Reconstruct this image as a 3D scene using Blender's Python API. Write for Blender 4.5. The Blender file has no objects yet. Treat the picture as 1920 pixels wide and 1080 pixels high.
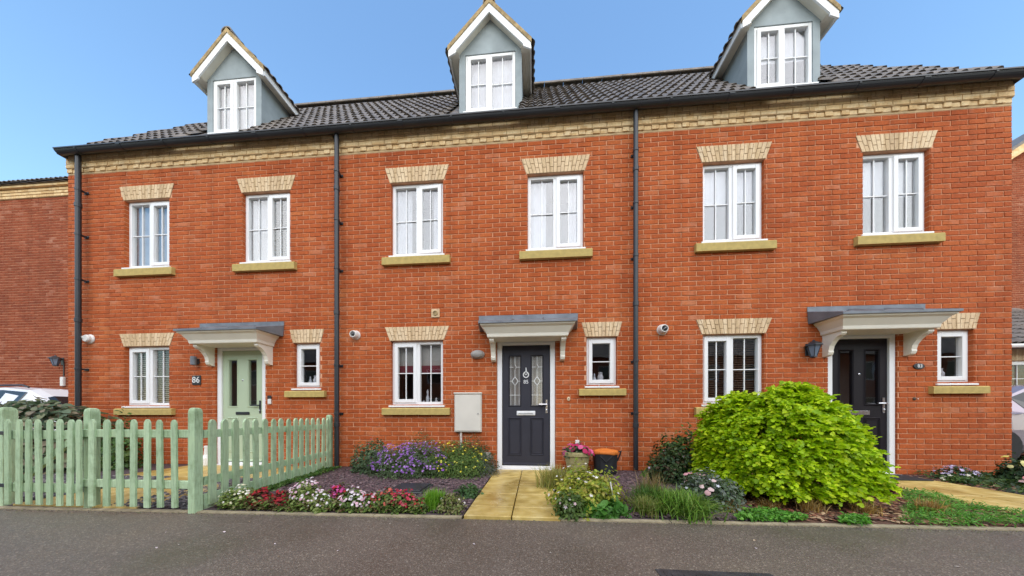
import bpy, math, random
import numpy as np
from mathutils import Vector, Matrix

random.seed(7)
rng = np.random.default_rng(7)
scn = bpy.context.scene
COL = scn.collection
R = math.radians

# ------------------------------------------------------------------ camera, sky, sun, exposure
FPX, YHOR, CAM_D, CAM_H = 540.0, 780.0, 4.62, 0.88      # focal length in photo pixels, horizon row, distance to the facade, lens height
YAW = math.atan(0.0783)
cam_d = bpy.data.cameras.new('camera')
cam_d.sensor_width = 36.0
cam_d.lens = 36.0 * FPX / 1920.0
cam_d.shift_y = (YHOR - 540.0) / 1920.0
cam_d.clip_start, cam_d.clip_end = 0.05, 2000
cam = bpy.data.objects.new('camera', cam_d)
COL.objects.link(cam)
cam.location = (0, -CAM_D, CAM_H)
cam.rotation_euler = (R(90), 0, YAW)
scn.camera = cam

SUN_EL, SUN_AZ = R(42), R(168)          # azimuth clockwise from +Y
world = bpy.data.worlds.new('World'); scn.world = world; world.use_nodes = True
wn = world.node_tree
bg = wn.nodes['Background']
sky = wn.nodes.new('ShaderNodeTexSky'); sky.sky_type = 'NISHITA'; sky.sun_disc = False
sky.sun_elevation = SUN_EL; sky.sun_rotation = SUN_AZ
sky.air_density = 2.0; sky.dust_density = 0.3; sky.ozone_density = 8.0; sky.altitude = 0
wn.links.new(sky.outputs[0], bg.inputs[0]); bg.inputs[1].default_value = 0.095
sun_d = bpy.data.lights.new('sun', 'SUN'); sun_d.energy = 1.5; sun_d.angle = R(105); sun_d.color = (1, .82, .56)
sun = bpy.data.objects.new('sun', sun_d); COL.objects.link(sun)
sdir = Vector((math.sin(SUN_AZ) * math.cos(SUN_EL), math.cos(SUN_AZ) * math.cos(SUN_EL), math.sin(SUN_EL)))
sun.rotation_euler = sdir.to_track_quat('Z', 'Y').to_euler(); sun.location = (0, -20, 20)
vs = scn.view_settings
vs.view_transform = 'Standard'; vs.look = 'None'; vs.gamma = 1; vs.use_curve_mapping = False; vs.exposure = 1.55
scn.cycles.max_bounces = 6; scn.cycles.transparent_max_bounces = 12

# ------------------------------------------------------------------ pixel helpers (photo pixel -> direction -> a known plane)
_c, _s = math.cos(YAW), math.sin(YAW)
def ray(px, py):
    u = (px - 960) / FPX; v = (YHOR - py) / FPX
    return (-_s + u * _c, _c + u * _s, v)
def on_wall(px, py, y=0.0):
    d = ray(px, py); k = (CAM_D + y) / d[1]
    return d[0] * k, CAM_H + d[2] * k
def on_ground(px, py, z=0.0):
    d = ray(px, py); k = (z - CAM_H) / d[2]
    return d[0] * k, d[1] * k - CAM_D
def depth_area(x, y, z):
    yy = y + CAM_D; Z = -_s * x + _c * yy
    return Z, 960 + FPX * (_c * x + _s * yy) / Z, YHOR - FPX * (z - CAM_H) / Z

# ------------------------------------------------------------------ materials
def newmat(name):
    m = bpy.data.materials.new(name); m.use_nodes = True
    nt = m.node_tree; b = nt.nodes['Principled BSDF']
    return m, nt, b
def N(nt, t, **kw):
    n = nt.nodes.new(t)
    for k, v in kw.items():
        if k.startswith('i_'): n.inputs[k[2:]].default_value = v
        elif k.startswith('n_'): n.inputs[int(k[2:])].default_value = v
        else: setattr(n, k, v)
    return n
def ramp(nt, stops, fac=None, interp='LINEAR'):
    n = nt.nodes.new('ShaderNodeValToRGB'); n.color_ramp.interpolation = interp
    el = n.color_ramp.elements
    while len(el) > 1: el.remove(el[0])
    el[0].position = stops[0][0]; el[0].color = (*stops[0][1], 1)
    for p, c in stops[1:]:
        e = el.new(p); e.color = (*c, 1)
    if fac is not None: nt.links.new(fac, n.inputs[0])
    return n
def bump(nt, b, h, strength=.3, dist=.01):
    n = N(nt, 'ShaderNodeBump'); n.inputs['Strength'].default_value = strength; n.inputs['Distance'].default_value = dist
    nt.links.new(h, n.inputs['Height']); nt.links.new(n.outputs[0], b.inputs['Normal'])
def plain(name, col, rough=.5, metal=0., var=.08, scale=6., bumps=0., spec=.5):
    """one paint with slight uneven tone and grain"""
    m, nt, b = newmat(name)
    geo = N(nt, 'ShaderNodeNewGeometry')
    nz = N(nt, 'ShaderNodeTexNoise'); nz.inputs['Scale'].default_value = scale; nz.inputs['Detail'].default_value = 6
    nt.links.new(geo.outputs['Position'], nz.inputs['Vector'])
    lo = tuple(max(0, c * (1 - var)) for c in col); hi = tuple(min(1, c * (1 + var)) for c in col)
    r = ramp(nt, [(.3, lo), (.7, hi)], nz.outputs[0])
    nt.links.new(r.outputs[0], b.inputs['Base Color'])
    b.inputs['Roughness'].default_value = rough; b.inputs['Metallic'].default_value = metal
    b.inputs['Specular IOR Level'].default_value = spec
    if bumps:
        n2 = N(nt, 'ShaderNodeTexNoise'); n2.inputs['Scale'].default_value = scale * 12; n2.inputs['Detail'].default_value = 4
        nt.links.new(geo.outputs['Position'], n2.inputs['Vector'])
        bump(nt, b, n2.outputs[0], bumps, .004)
    return m
def mathn(nt, op, a, b=None):
    n = N(nt, 'ShaderNodeMath', operation=op)
    for i, v in enumerate((a, b)):
        if v is None: continue
        if isinstance(v, (int, float)): n.inputs[i].default_value = v
        else: nt.links.new(v, n.inputs[i])
    return n.outputs[0]
COURSE, BRICK, Z0 = .075, .225, .03
def brickmat(name, stops, blotch=.5, stain=(.62, .40, .30), cell=(BRICK, COURSE), speck=.75):
    """fired clay: every brick its own tone (hash of the brick it lies in), blotches and bloom"""
    m, nt, b = newmat(name); L = nt.links
    geo = N(nt, 'ShaderNodeNewGeometry'); sep = N(nt, 'ShaderNodeSeparateXYZ'); L.new(geo.outputs['Position'], sep.inputs[0])
    row = mathn(nt, 'FLOOR', mathn(nt, 'DIVIDE', mathn(nt, 'SUBTRACT', sep.outputs[2], Z0 - .005), cell[1]))
    odd = mathn(nt, 'MULTIPLY', mathn(nt, 'PINGPONG', row, 1.0), .5)
    colx = mathn(nt, 'FLOOR', mathn(nt, 'SUBTRACT', mathn(nt, 'DIVIDE', sep.outputs[0], cell[0]), odd))
    cmb = N(nt, 'ShaderNodeCombineXYZ'); L.new(colx, cmb.inputs[0]); L.new(row, cmb.inputs[1])
    wh = N(nt, 'ShaderNodeTexWhiteNoise', noise_dimensions='3D'); L.new(cmb.outputs[0], wh.inputs['Vector'])
    nz = N(nt, 'ShaderNodeTexNoise'); nz.inputs['Scale'].default_value = 1.1; nz.inputs['Detail'].default_value = 5
    L.new(geo.outputs['Position'], nz.inputs['Vector'])
    fac = mathn(nt, 'ADD', mathn(nt, 'MULTIPLY', wh.outputs[0], 1 - blotch), mathn(nt, 'MULTIPLY', nz.outputs[0], blotch))
    rp = ramp(nt, stops, fac)
    n2 = N(nt, 'ShaderNodeTexNoise'); n2.inputs['Scale'].default_value = 38; n2.inputs['Detail'].default_value = 8
    L.new(geo.outputs['Position'], n2.inputs['Vector'])
    mx = N(nt, 'ShaderNodeMixRGB', blend_type='MULTIPLY'); mx.inputs[0].default_value = speck
    r2 = ramp(nt, [(.3, (.62, .60, .58)), (.62, (1.1, 1.1, 1.1))], n2.outputs[0])
    L.new(rp.outputs[0], mx.inputs[1]); L.new(r2.outputs[0], mx.inputs[2])
    # salt bloom: pale patches on some bricks
    n3 = N(nt, 'ShaderNodeTexNoise'); n3.inputs['Scale'].default_value = 2.3; n3.inputs['Detail'].default_value = 9; n3.inputs['Roughness'].default_value = .7
    L.new(geo.outputs['Position'], n3.inputs['Vector'])
    r3 = ramp(nt, [(.60, (0, 0, 0)), (.80, (1, 1, 1))], mathn(nt, 'ADD', mathn(nt, 'MULTIPLY', n3.outputs[0], .8), mathn(nt, 'MULTIPLY', wh.outputs[0], .22)))
    m3 = N(nt, 'ShaderNodeMixRGB'); m3.inputs[2].default_value = (*stain, 1)
    L.new(mathn(nt, 'MULTIPLY', r3.outputs[0], .38), m3.inputs[0]); L.new(mx.outputs[0], m3.inputs[1])
    # faint vertical rain streaks
    mp = N(nt, 'ShaderNodeMapping'); mp.inputs['Scale'].default_value = (7, 7, .45); L.new(geo.outputs['Position'], mp.inputs[0])
    n4 = N(nt, 'ShaderNodeTexNoise'); n4.inputs['Scale'].default_value = 1.0; n4.inputs['Detail'].default_value = 6; L.new(mp.outputs[0], n4.inputs['Vector'])
    r4 = ramp(nt, [(.30, (.76, .74, .73)), (.52, (1, 1, 1))], n4.outputs[0])
    m4 = N(nt, 'ShaderNodeMixRGB', blend_type='MULTIPLY'); m4.inputs[0].default_value = .8; L.new(m3.outputs[0], m4.inputs[1]); L.new(r4.outputs[0], m4.inputs[2])
    L.new(m4.outputs[0], b.inputs['Base Color'])
    b.inputs['Roughness'].default_value = .85; b.inputs['Specular IOR Level'].default_value = .25
    bump(nt, b, n2.outputs[0], .5, .006)
    return m
def leafmat(name, rough=.5, trans=.3):
    m, nt, b = newmat(name); L = nt.links
    at = N(nt, 'ShaderNodeAttribute'); at.attribute_name = 'col'
    L.new(at.outputs['Color'], b.inputs['Base Color'])
    b.inputs['Roughness'].default_value = rough; b.inputs['Specular IOR Level'].default_value = .3
    tr = N(nt, 'ShaderNodeBsdfTranslucent'); L.new(at.outputs['Color'], tr.inputs[0])
    mx = N(nt, 'ShaderNodeMixShader'); mx.inputs[0].default_value = trans
    L.new(b.outputs[0], mx.inputs[1]); L.new(tr.outputs[0], mx.inputs[2])
    L.new(mx.outputs[0], nt.nodes['Material Output'].inputs[0])
    return m
def glassmat(name, refl=.10, rough=.015, tint=(1, 1, 1)):
    m, nt, b = newmat(name); L = nt.links; nt.nodes.remove(b)
    t = N(nt, 'ShaderNodeBsdfTransparent'); t.inputs[0].default_value = (*tint, 1)
    g = N(nt, 'ShaderNodeBsdfGlossy'); g.inputs['Roughness'].default_value = rough
    geo = N(nt, 'ShaderNodeNewGeometry'); nz = N(nt, 'ShaderNodeTexNoise'); nz.inputs['Scale'].default_value = 2.2
    L.new(geo.outputs['Position'], nz.inputs['Vector'])
    bp = N(nt, 'ShaderNodeBump'); bp.inputs['Strength'].default_value = .08; bp.inputs['Distance'].default_value = .02
    L.new(nz.outputs[0], bp.inputs['Height']); L.new(bp.outputs[0], g.inputs['Normal'])
    dt = N(nt, 'ShaderNodeVectorMath', operation='DOT_PRODUCT'); L.new(geo.outputs['Incoming'], dt.inputs[0]); L.new(geo.outputs['Normal'], dt.inputs[1])
    sch = mathn(nt, 'MULTIPLY', mathn(nt, 'POWER', mathn(nt, 'SUBTRACT', 1.0, mathn(nt, 'ABSOLUTE', dt.outputs['Value'])), 5.0), .9)   # Schlick, the same from both sides
    mx = N(nt, 'ShaderNodeMixShader')
    L.new(mathn(nt, 'ADD', sch, refl + .02), mx.inputs[0]); L.new(t.outputs[0], mx.inputs[1]); L.new(g.outputs[0], mx.inputs[2])
    L.new(mx.outputs[0], nt.nodes['Material Output'].inputs[0])
    return m
def groundmat(name, stops, scale, rough=(.5, .8), bumpd=.01, big=None, bstr=.6):
    m, nt, b = newmat(name); L = nt.links
    geo = N(nt, 'ShaderNodeNewGeometry')
    n1 = N(nt, 'ShaderNodeTexNoise'); n1.inputs['Scale'].default_value = scale; n1.inputs['Detail'].default_value = 3
    L.new(geo.outputs['Position'], n1.inputs['Vector'])
    r1 = ramp(nt, stops, n1.outputs[0])
    out = r1.outputs[0]
    n2 = N(nt, 'ShaderNodeTexNoise'); n2.inputs['Scale'].default_value = 1.3; n2.inputs['Detail'].default_value = 6
    L.new(geo.outputs['Position'], n2.inputs['Vector'])
    if big:
        mx = N(nt, 'ShaderNodeMixRGB', blend_type='MULTIPLY'); mx.inputs[0].default_value = 1
        r2 = ramp(nt, big, n2.outputs[0]); L.new(out, mx.inputs[1]); L.new(r2.outputs[0], mx.inputs[2]); out = mx.outputs[0]
    L.new(out, b.inputs['Base Color'])
    rr = ramp(nt, [(.35, (rough[0],) * 3), (.65, (rough[1],) * 3)], n2.outputs[0]); L.new(rr.outputs[0], b.inputs['Roughness'])
    bump(nt, b, n1.outputs[0], bstr, bumpd)
    return m
def asphaltmat():
    m, nt, b = newmat('asphalt'); L = nt.links
    geo = N(nt, 'ShaderNodeNewGeometry')
    v = N(nt, 'ShaderNodeTexVoronoi'); v.inputs['Scale'].default_value = 140; L.new(geo.outputs['Position'], v.inputs['Vector'])
    sp = N(nt, 'ShaderNodeSeparateColor'); L.new(v.outputs['Color'], sp.inputs[0])
    # aggregate: mostly dark grey-brown stones, some pale chips
    r1 = ramp(nt, [(.0, (.096, .078, .062)), (.55, (.125, .102, .082)), (.88, (.155, .128, .105)), (.985, (.26, .22, .18))], sp.outputs[0])
    n2 = N(nt, 'ShaderNodeTexNoise'); n2.inputs['Scale'].default_value = .9; n2.inputs['Detail'].default_value = 7; n2.inputs['Roughness'].default_value = .6
    L.new(geo.outputs['Position'], n2.inputs['Vector'])
    r2 = ramp(nt, [(.3, (.74, .72, .70)), (.52, (1, .98, .96)), (.72, (1.12, 1.08, .95))], n2.outputs[0])
    mx = N(nt, 'ShaderNodeMixRGB', blend_type='MULTIPLY'); mx.inputs[0].default_value = 1
    L.new(r1.outputs[0], mx.inputs[1]); L.new(r2.outputs[0], mx.inputs[2])
    # faint green algae film
    n3 = N(nt, 'ShaderNodeTexNoise'); n3.inputs['Scale'].default_value = .55; n3.inputs['Detail'].default_value = 3
    L.new(geo.outputs['Position'], n3.inputs['Vector'])
    r3 = ramp(nt, [(.52, (0, 0, 0)), (.72, (.5, .5, .5))], n3.outputs[0])
    m2 = N(nt, 'ShaderNodeMixRGB'); m2.inputs[2].default_value = (.075, .085, .03, 1)
    L.new(r3.outputs[0], m2.inputs[0]); L.new(mx.outputs[0], m2.inputs[1]); L.new(m2.outputs[0], b.inputs['Base Color'])
    rr = ramp(nt, [(.35, (.34,) * 3), (.65, (.62,) * 3)], n2.outputs[0]); L.new(rr.outputs[0], b.inputs['Roughness'])
    bump(nt, b, v.outputs['Distance'], .4, .005)
    return m
def cloudcol(nm, stops, rough=.7):          # chips, each with its own colour attribute
    m, nt, b = newmat(nm)
    at = N(nt, 'ShaderNodeAttribute'); at.attribute_name = 'col'
    nt.links.new(at.outputs['Color'], b.inputs['Base Color']); b.inputs['Roughness'].default_value = rough
    return m

def woodmat(name, col):
    """painted rough-sawn timber: grain along z, worn paint"""
    m, nt, b = newmat(name); L = nt.links
    geo = N(nt, 'ShaderNodeNewGeometry'); mp = N(nt, 'ShaderNodeMapping'); mp.inputs['Scale'].default_value = (1, 1, .06); L.new(geo.outputs['Position'], mp.inputs[0])
    n1 = N(nt, 'ShaderNodeTexNoise'); n1.inputs['Scale'].default_value = 150; n1.inputs['Detail'].default_value = 5; L.new(mp.outputs[0], n1.inputs['Vector'])
    n2 = N(nt, 'ShaderNodeTexNoise'); n2.inputs['Scale'].default_value = 7; n2.inputs['Detail'].default_value = 8; n2.inputs['Roughness'].default_value = .65; L.new(geo.outputs['Position'], n2.inputs['Vector'])
    r1 = ramp(nt, [(.28, tuple(c * .72 for c in col)), (.5, col), (.75, tuple(c * 1.12 for c in col))], n1.outputs[0])
    r2 = ramp(nt, [(.30, (.66, .68, .60)), (.5, (1, 1, 1)), (.72, (1.08, 1.05, 1.0))], n2.outputs[0])
    mx = N(nt, 'ShaderNodeMixRGB', blend_type='MULTIPLY'); mx.inputs[0].default_value = 1; L.new(r1.outputs[0], mx.inputs[1]); L.new(r2.outputs[0], mx.inputs[2])
    oi = N(nt, 'ShaderNodeObjectInfo'); r3 = ramp(nt, [(0, (.86, .88, .84)), (1, (1.08, 1.06, 1.06))], oi.outputs['Random'])      # every board weathers a little differently
    m2 = N(nt, 'ShaderNodeMixRGB', blend_type='MULTIPLY'); m2.inputs[0].default_value = 1; L.new(mx.outputs[0], m2.inputs[1]); L.new(r3.outputs[0], m2.inputs[2])
    L.new(m2.outputs[0], b.inputs['Base Color']); b.inputs['Roughness'].default_value = .75; b.inputs['Specular IOR Level'].default_value = .25
    bump(nt, b, n1.outputs[0], .35, .004); return m

M = dict(
    brick=brickmat('red_brick', [(.12, (.32, .064, .017)), (.36, (.41, .087, .022)), (.56, (.455, .103, .026)), (.72, (.50, .13, .035)), (.86, (.56, .20, .07))], .66, speck=.55),
    brick_dark=brickmat('dark_red_brick', [(.12, (.20, .042, .018)), (.45, (.27, .060, .022)), (.75, (.32, .080, .032)), (.93, (.38, .12, .055))], .6, speck=.6),
    mortar=plain('mortar', (.64, .345, .205), .95, var=.18, scale=9, bumps=.4),
    buff=brickmat('buff_brick', [(.25, (.68, .45, .22)), (.5, (.78, .55, .29)), (.75, (.82, .61, .35))], .4, stain=(.7, .58, .42), cell=(.11, COURSE), speck=.35),
    buff_pale=brickmat('pale_buff_brick', [(.25, (.60, .43, .25)), (.5, (.71, .52, .32)), (.75, (.77, .59, .38))], .4, stain=(.74, .62, .48), cell=(.057, 5.), speck=.35),
    buff_mortar=plain('buff_mortar', (.50, .35, .19), .95, var=.2, scale=9),
    lintel_mortar=plain('lintel_mortar', (.24, .15, .09), .95, var=.2, scale=9),
    stone=plain('sill_stone', (.47, .35, .115), .85, var=.14, scale=16, bumps=.5),
    upvc=plain('white_upvc', (.83, .83, .83), .32, var=.02, scale=3),
    cream=plain('cream_paint', (.82, .77, .66), .45, var=.05, scale=4),
    render=plain('dormer_render', (.30, .345, .365), .8, var=.14, scale=3.5, bumps=.2),
    tile=plain('roof_tile', (.14, .118, .10), .5, var=.45, scale=5, bumps=.4),
    bed=plain('verge_bed', (.36, .26, .13), .95, var=.35, scale=14, bumps=.5),
    black=plain('black_plastic', (.022, .025, .031), .38, var=.12, scale=3),
    lead=plain('lead', (.16, .175, .20), .5, metal=.2, var=.25, scale=5, bumps=.2),
    glass=glassmat('window_glass', .125), glass_dark=glassmat('ground_floor_glass', .04),
    glass_obscure=glassmat('obscure_glass', .07, .12),
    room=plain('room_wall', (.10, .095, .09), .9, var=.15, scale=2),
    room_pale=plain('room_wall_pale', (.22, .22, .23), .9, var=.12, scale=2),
    curtain=plain('net_curtain', (.40, .42, .46), .9, var=.08, scale=5),
    curtain_grey=plain('grey_curtain', (.42, .42, .45), .9, var=.1, scale=5),
    blind=plain('wood_blind', (.075, .05, .032), .6, var=.25, scale=8),
    blind_grey=plain('grey_blind', (.28, .27, .25), .6, var=.1, scale=8),
    blind_red=plain('maroon_blind', (.12, .014, .024), .8, var=.15, scale=5),
    sage=plain('sage_door', (.44, .53, .37), .4, var=.03, scale=3),
    charcoal=plain('charcoal_door', (.036, .036, .048), .5, var=.08, scale=4, spec=.25),
    dark_door=plain('black_door', (.012, .009, .012), .5, var=.1, scale=4, spec=.2),
    chrome=plain('chrome', (.72, .72, .74), .22, metal=1., var=.04, scale=5),
    leading=plain('bright_leading', (.80, .80, .80), .4, var=.05, scale=9),
    fence=woodmat('green_fence_paint', (.42, .56, .36)),
    box=plain('meter_box', (.66, .62, .55), .55, var=.06, scale=4),
    slab=groundmat('sandstone_slab', [(.3, (.44, .31, .085)), (.5, (.57, .42, .13)), (.7, (.66, .52, .21))], 9, (.25, .6), .006, [(.3, (.62, .58, .50)), (.55, (1, 1, 1)), (.75, (1.12, 1.1, 1.05))], .35),
    edging=plain('edging_stone', (.30, .25, .16), .9, var=.3, scale=12, bumps=.4),
    farbrick=plain('far_brick', (.34, .085, .03), .9, var=.15, scale=1.5),
    soil=groundmat('slate_mulch_bed', [(.3, (.035, .026, .030)), (.7, (.10, .068, .074))], 45, (.6, .9), .02),
    bark=groundmat('bark_bed', [(.3, (.045, .022, .013)), (.7, (.16, .07, .04))], 40, (.7, .95), .02),
    turf=groundmat('turf', [(.3, (.03, .055, .015)), (.7, (.07, .11, .03))], 60, (.8, .95), .02),
    asphalt=asphaltmat(),
    iron=plain('cast_iron', (.055, .055, .058), .5, metal=.3, var=.35, scale=14, bumps=.6),
    blackcover=plain('plastic_cover', (.03, .034, .038), .34, var=.25, scale=4),
    chips=cloudcol('stone_chips', None), leaf=leafmat('leaf', .45, .40), petal=leafmat('petal', .6, .25),
    stem=plain('stem', (.10, .075, .035), .8, var=.3, scale=10),
    greenstem=plain('green_stem', (.10, .16, .04), .7, var=.3, scale=10),
    pot=plain('khaki_pot', (.36, .31, .14), .6, var=.12, scale=6),
    orange=plain('orange_fabric', (.62, .17, .02), .75, var=.12, scale=10),
    bagblack=plain('black_fabric', (.014, .015, .018), .75, var=.2, scale=10, bumps=.4),
    white=plain('white_plastic', (.74, .72, .69), .45, var=.08, scale=8),
    oldwhite=plain('weathered_white', (.60, .53, .47), .7, var=.2, scale=20),
    grey=plain('grey_plastic', (.34, .32, .30), .5, var=.1, scale=8),
    carwhite=plain('white_car_paint', (.74, .75, .77), .18, var=.01, scale=2),
    carsilver=plain('silver_car_paint', (.34, .30, .34), .22, metal=.55, var=.03, scale=2),
    carglass=plain('car_glass', (.016, .018, .02), .06, var=.1, scale=2),
    rubber=plain('rubber', (.018, .018, .018), .8, var=.2, scale=20),
    lamp_red=plain('tail_lamp', (.35, .01, .01), .2), lamp_clear=plain('head_lamp', (.6, .62, .65), .1),
    lampglass=plain('lantern_glass', (.16, .20, .27), .15, var=.15),
)

# ------------------------------------------------------------------ mesh helpers
class MB:
    def __init__(s): s.v = []; s.f = []
    def add(s, vs_, fs):
        o = len(s.v); s.v += [tuple(p) for p in vs_]; s.f += [tuple(i + o for i in q) for q in fs]; return s
    def box(s, x0, x1, y0, y1, z0, z1):
        return s.add([(x0, y0, z0), (x1, y0, z0), (x1, y1, z0), (x0, y1, z0), (x0, y0, z1), (x1, y0, z1), (x1, y1, z1), (x0, y1, z1)],
                     [(0, 3, 2, 1), (4, 5, 6, 7), (0, 1, 5, 4), (1, 2, 6, 5), (2, 3, 7, 6), (3, 0, 4, 7)])
    def cbox(s, x0, x1, y0, y1, z0, z1, b=.005):
        """box with chamfered edges"""
        X, Y, Zs = (x0, x1), (y0, y1), (z0, z1); vs_ = []; idx = {}
        for i in (0, 1):
            for j in (0, 1):
                for k in (0, 1):
                    sx, sy, sz = (1, -1)[i], (1, -1)[j], (1, -1)[k]
                    for a in range(3):
                        p = [X[i] + sx * b, Y[j] + sy * b, Zs[k] + sz * b]; p[a] = (X, Y, Zs)[a][(i, j, k)[a]]
                        idx[i, j, k, a] = len(vs_); vs_.append(p)
        fs = []
        for a in range(3):
            o1, o2 = (a + 1) % 3, (a + 2) % 3
            for e in (0, 1):
                q = []
                for u, w in ((0, 0), (1, 0), (1, 1), (0, 1)):
                    c = [0, 0, 0]; c[a] = e; c[o1] = u; c[o2] = w; q.append(idx[(*c, a)])
                fs.append(tuple(q if e else q[::-1]))
        for a in range(3):
            o1, o2 = (a + 1) % 3, (a + 2) % 3
            for u in (0, 1):
                for w in (0, 1):
                    c0 = [0, 0, 0]; c0[o1] = u; c0[o2] = w; c1 = list(c0); c1[a] = 1
                    fs.append((idx[(*c0, o1)], idx[(*c1, o1)], idx[(*c1, o2)], idx[(*c0, o2)]))
        for i in (0, 1):
            for j in (0, 1):
                for k in (0, 1): fs.append(tuple(idx[i, j, k, a] for a in range(3)))
        return s.add(vs_, fs)
    def prism(s, pts, y0, y1, axis='y'):
        """extrude a polygon; axis y: pts are (x,z); axis x: pts are (y,z); axis z: pts are (x,y)"""
        n = len(pts)
        mk = {'y': lambda p, t: (p[0], t, p[1]), 'x': lambda p, t: (t, p[0], p[1]), 'z': lambda p, t: (p[0], p[1], t)}[axis]
        vs_ = [mk(p, y0) for p in pts] + [mk(p, y1) for p in pts]
        fs = [tuple(range(n)), tuple(range(2 * n - 1, n - 1, -1))] + [(i, i + n, (i + 1) % n + n, (i + 1) % n) for i in range(n)]
        return s.add(vs_, fs)
    def tube(s, path, r, n=8, cap=True):
        path = [Vector(p) for p in path]; rings = []
        rr = r if isinstance(r, (list, tuple)) else [r] * len(path)
        up = None
        for i, p in enumerate(path):
            t = (path[min(i + 1, len(path) - 1)] - path[max(i - 1, 0)]).normalized()
            if up is None:
                up = Vector((0, 0, 1)) if abs(t.z) < .9 else Vector((0, 1, 0))
            a = t.cross(up).normalized(); up = a.cross(t).normalized()
            rings.append([p + (a * math.cos(2 * math.pi * k / n) + up * math.sin(2 * math.pi * k / n)) * rr[i] for k in range(n)])
        vs_ = [q for g in rings for q in g]
        fs = [(i * n + k, i * n + (k + 1) % n, (i + 1) * n + (k + 1) % n, (i + 1) * n + k) for i in range(len(path) - 1) for k in range(n)]
        if cap: fs += [tuple(range(n - 1, -1, -1)), tuple(range((len(path) - 1) * n, len(path) * n))]
        return s.add(vs_, fs)
    def lathe(s, prof, c=(0, 0, 0), n=20, axis='z', sx=1., sy=1.):
        """profile (radius, height) turned round an axis through c"""
        vs_ = []
        for r, h in prof:
            for k in range(n):
                a = 2 * math.pi * k / n; p = (r * math.cos(a) * sx, r * math.sin(a) * sy, h)
                if axis == 'y': p = (p[0], -h, p[1])
                vs_.append((p[0] + c[0], p[1] + c[1], p[2] + c[2]))
        m = len(prof)
        fs = [(i * n + k, i * n + (k + 1) % n, (i + 1) * n + (k + 1) % n, (i + 1) * n + k) for i in range(m - 1) for k in range(n)]
        fs += [tuple(range(n - 1, -1, -1)), tuple(range((m - 1) * n, m * n))]
        return s.add(vs_, fs)
    def build(s, name, mat, parent=None, smooth=False, recentre=True):
        me = bpy.data.meshes.new(name)
        v = np.array(s.v, dtype=float)
        off = Vector((0, 0, 0))
        if recentre:
            lo, hi = v.min(0), v.max(0); off = Vector(((lo[0] + hi[0]) / 2, (lo[1] + hi[1]) / 2, lo[2])); v = v - np.array(off)
        me.from_pydata(v.tolist(), [], s.f); me.materials.append(M[mat] if isinstance(mat, str) else mat)
        me.update()
        if smooth: me.shade_smooth()
        return place(name, me, off, parent)
ORI = {}
def place(name, data, loc, parent=None, rot=None):
    """link an object whose loc is given in the space of its top-level thing's frame (parents carry no rotation of their own except roots)"""
    o = bpy.data.objects.new(name, data); COL.objects.link(o)
    ORI[o.name] = Vector(loc)
    if parent is not None:
        o.parent = parent; o.location = Vector(loc) - ORI[parent.name]
    else: o.location = loc
    if rot: o.rotation_euler = rot
    return o
def thing(name, label, cat, loc=(0, 0, 0), group=None, rotz=None):
    o = place(name, None, loc); o.empty_display_size = .2
    if rotz is not None: o.rotation_euler = (0, 0, rotz); ORI[o.name] = Vector((0, 0, 0))      # parts of turned things are given locally
    return tag(o, label, cat, group)
def tag(o, label, cat, group=None):
    o['label'] = label; o['category'] = cat
    if group: o['group'] = group
    return o
def struct(o): o['kind'] = 'structure'; return o
def stuff(o, label=None, cat=None):
    o['kind'] = 'stuff'
    if label: o['label'] = label; o['category'] = cat
    return o
def npmesh(name, V, F, mat, parent=None, col=None, loc=(0, 0, 0)):
    """V (n,3), F (m,k) uniform faces, col (n,3) per-vertex"""
    me = bpy.data.meshes.new(name); V = np.asarray(V, np.float32); F = np.asarray(F, np.int32)
    m, k = F.shape
    me.vertices.add(len(V)); me.vertices.foreach_set('co', V.ravel())
    me.loops.add(m * k); me.loops.foreach_set('vertex_index', F.ravel())
    me.polygons.add(m); me.polygons.foreach_set('loop_start', np.arange(0, m * k, k, dtype=np.int32))
    me.update(calc_edges=True); me.validate()
    if col is not None:
        a = me.attributes.new('col', 'FLOAT_COLOR', 'POINT')
        c4 = np.ones((len(V), 4), np.float32); c4[:, :3] = col; a.data.foreach_set('color', c4.ravel())
    me.materials.append(M[mat])
    return place(name, me, loc, parent)

# ------------------------------------------------------------------ the ground and the pavement
def edge_y(x): return -2.20 + .018 * (x + .6)
g = MB().add([(-400, -400, -.30), (400, -400, -.30), (400, 400, -.30), (-400, 400, -.30)], [(0, 1, 2, 3)]).build('ground', 'turf', recentre=False); struct(g)
pv = MB(); xs = np.linspace(-60, 60, 25)
pv.add([p for x in xs for p in ((x, edge_y(x), 0.), (x, -40, 0.), (x, edge_y(x), -.28), (x, -40, -.28))],
       [q for i in range(24) for q in ((4 * i + 1, 4 * i + 5, 4 * i + 4, 4 * i), (4 * i, 4 * i + 4, 4 * i + 6, 4 * i + 2))])
struct(pv.build('pavement', 'asphalt', recentre=False))
d = MB().box(-60, -8.62, -2.30, 60, -.28, -.004).build('driveway', 'asphalt', recentre=False); struct(d)
d = MB().box(6.90, 60, -1.9, 60, -.28, -.004).build('driveway', 'asphalt', recentre=False); struct(d)
edging = struct(place('edging', None, (0, 0, 0)))
x = -8.6
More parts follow.
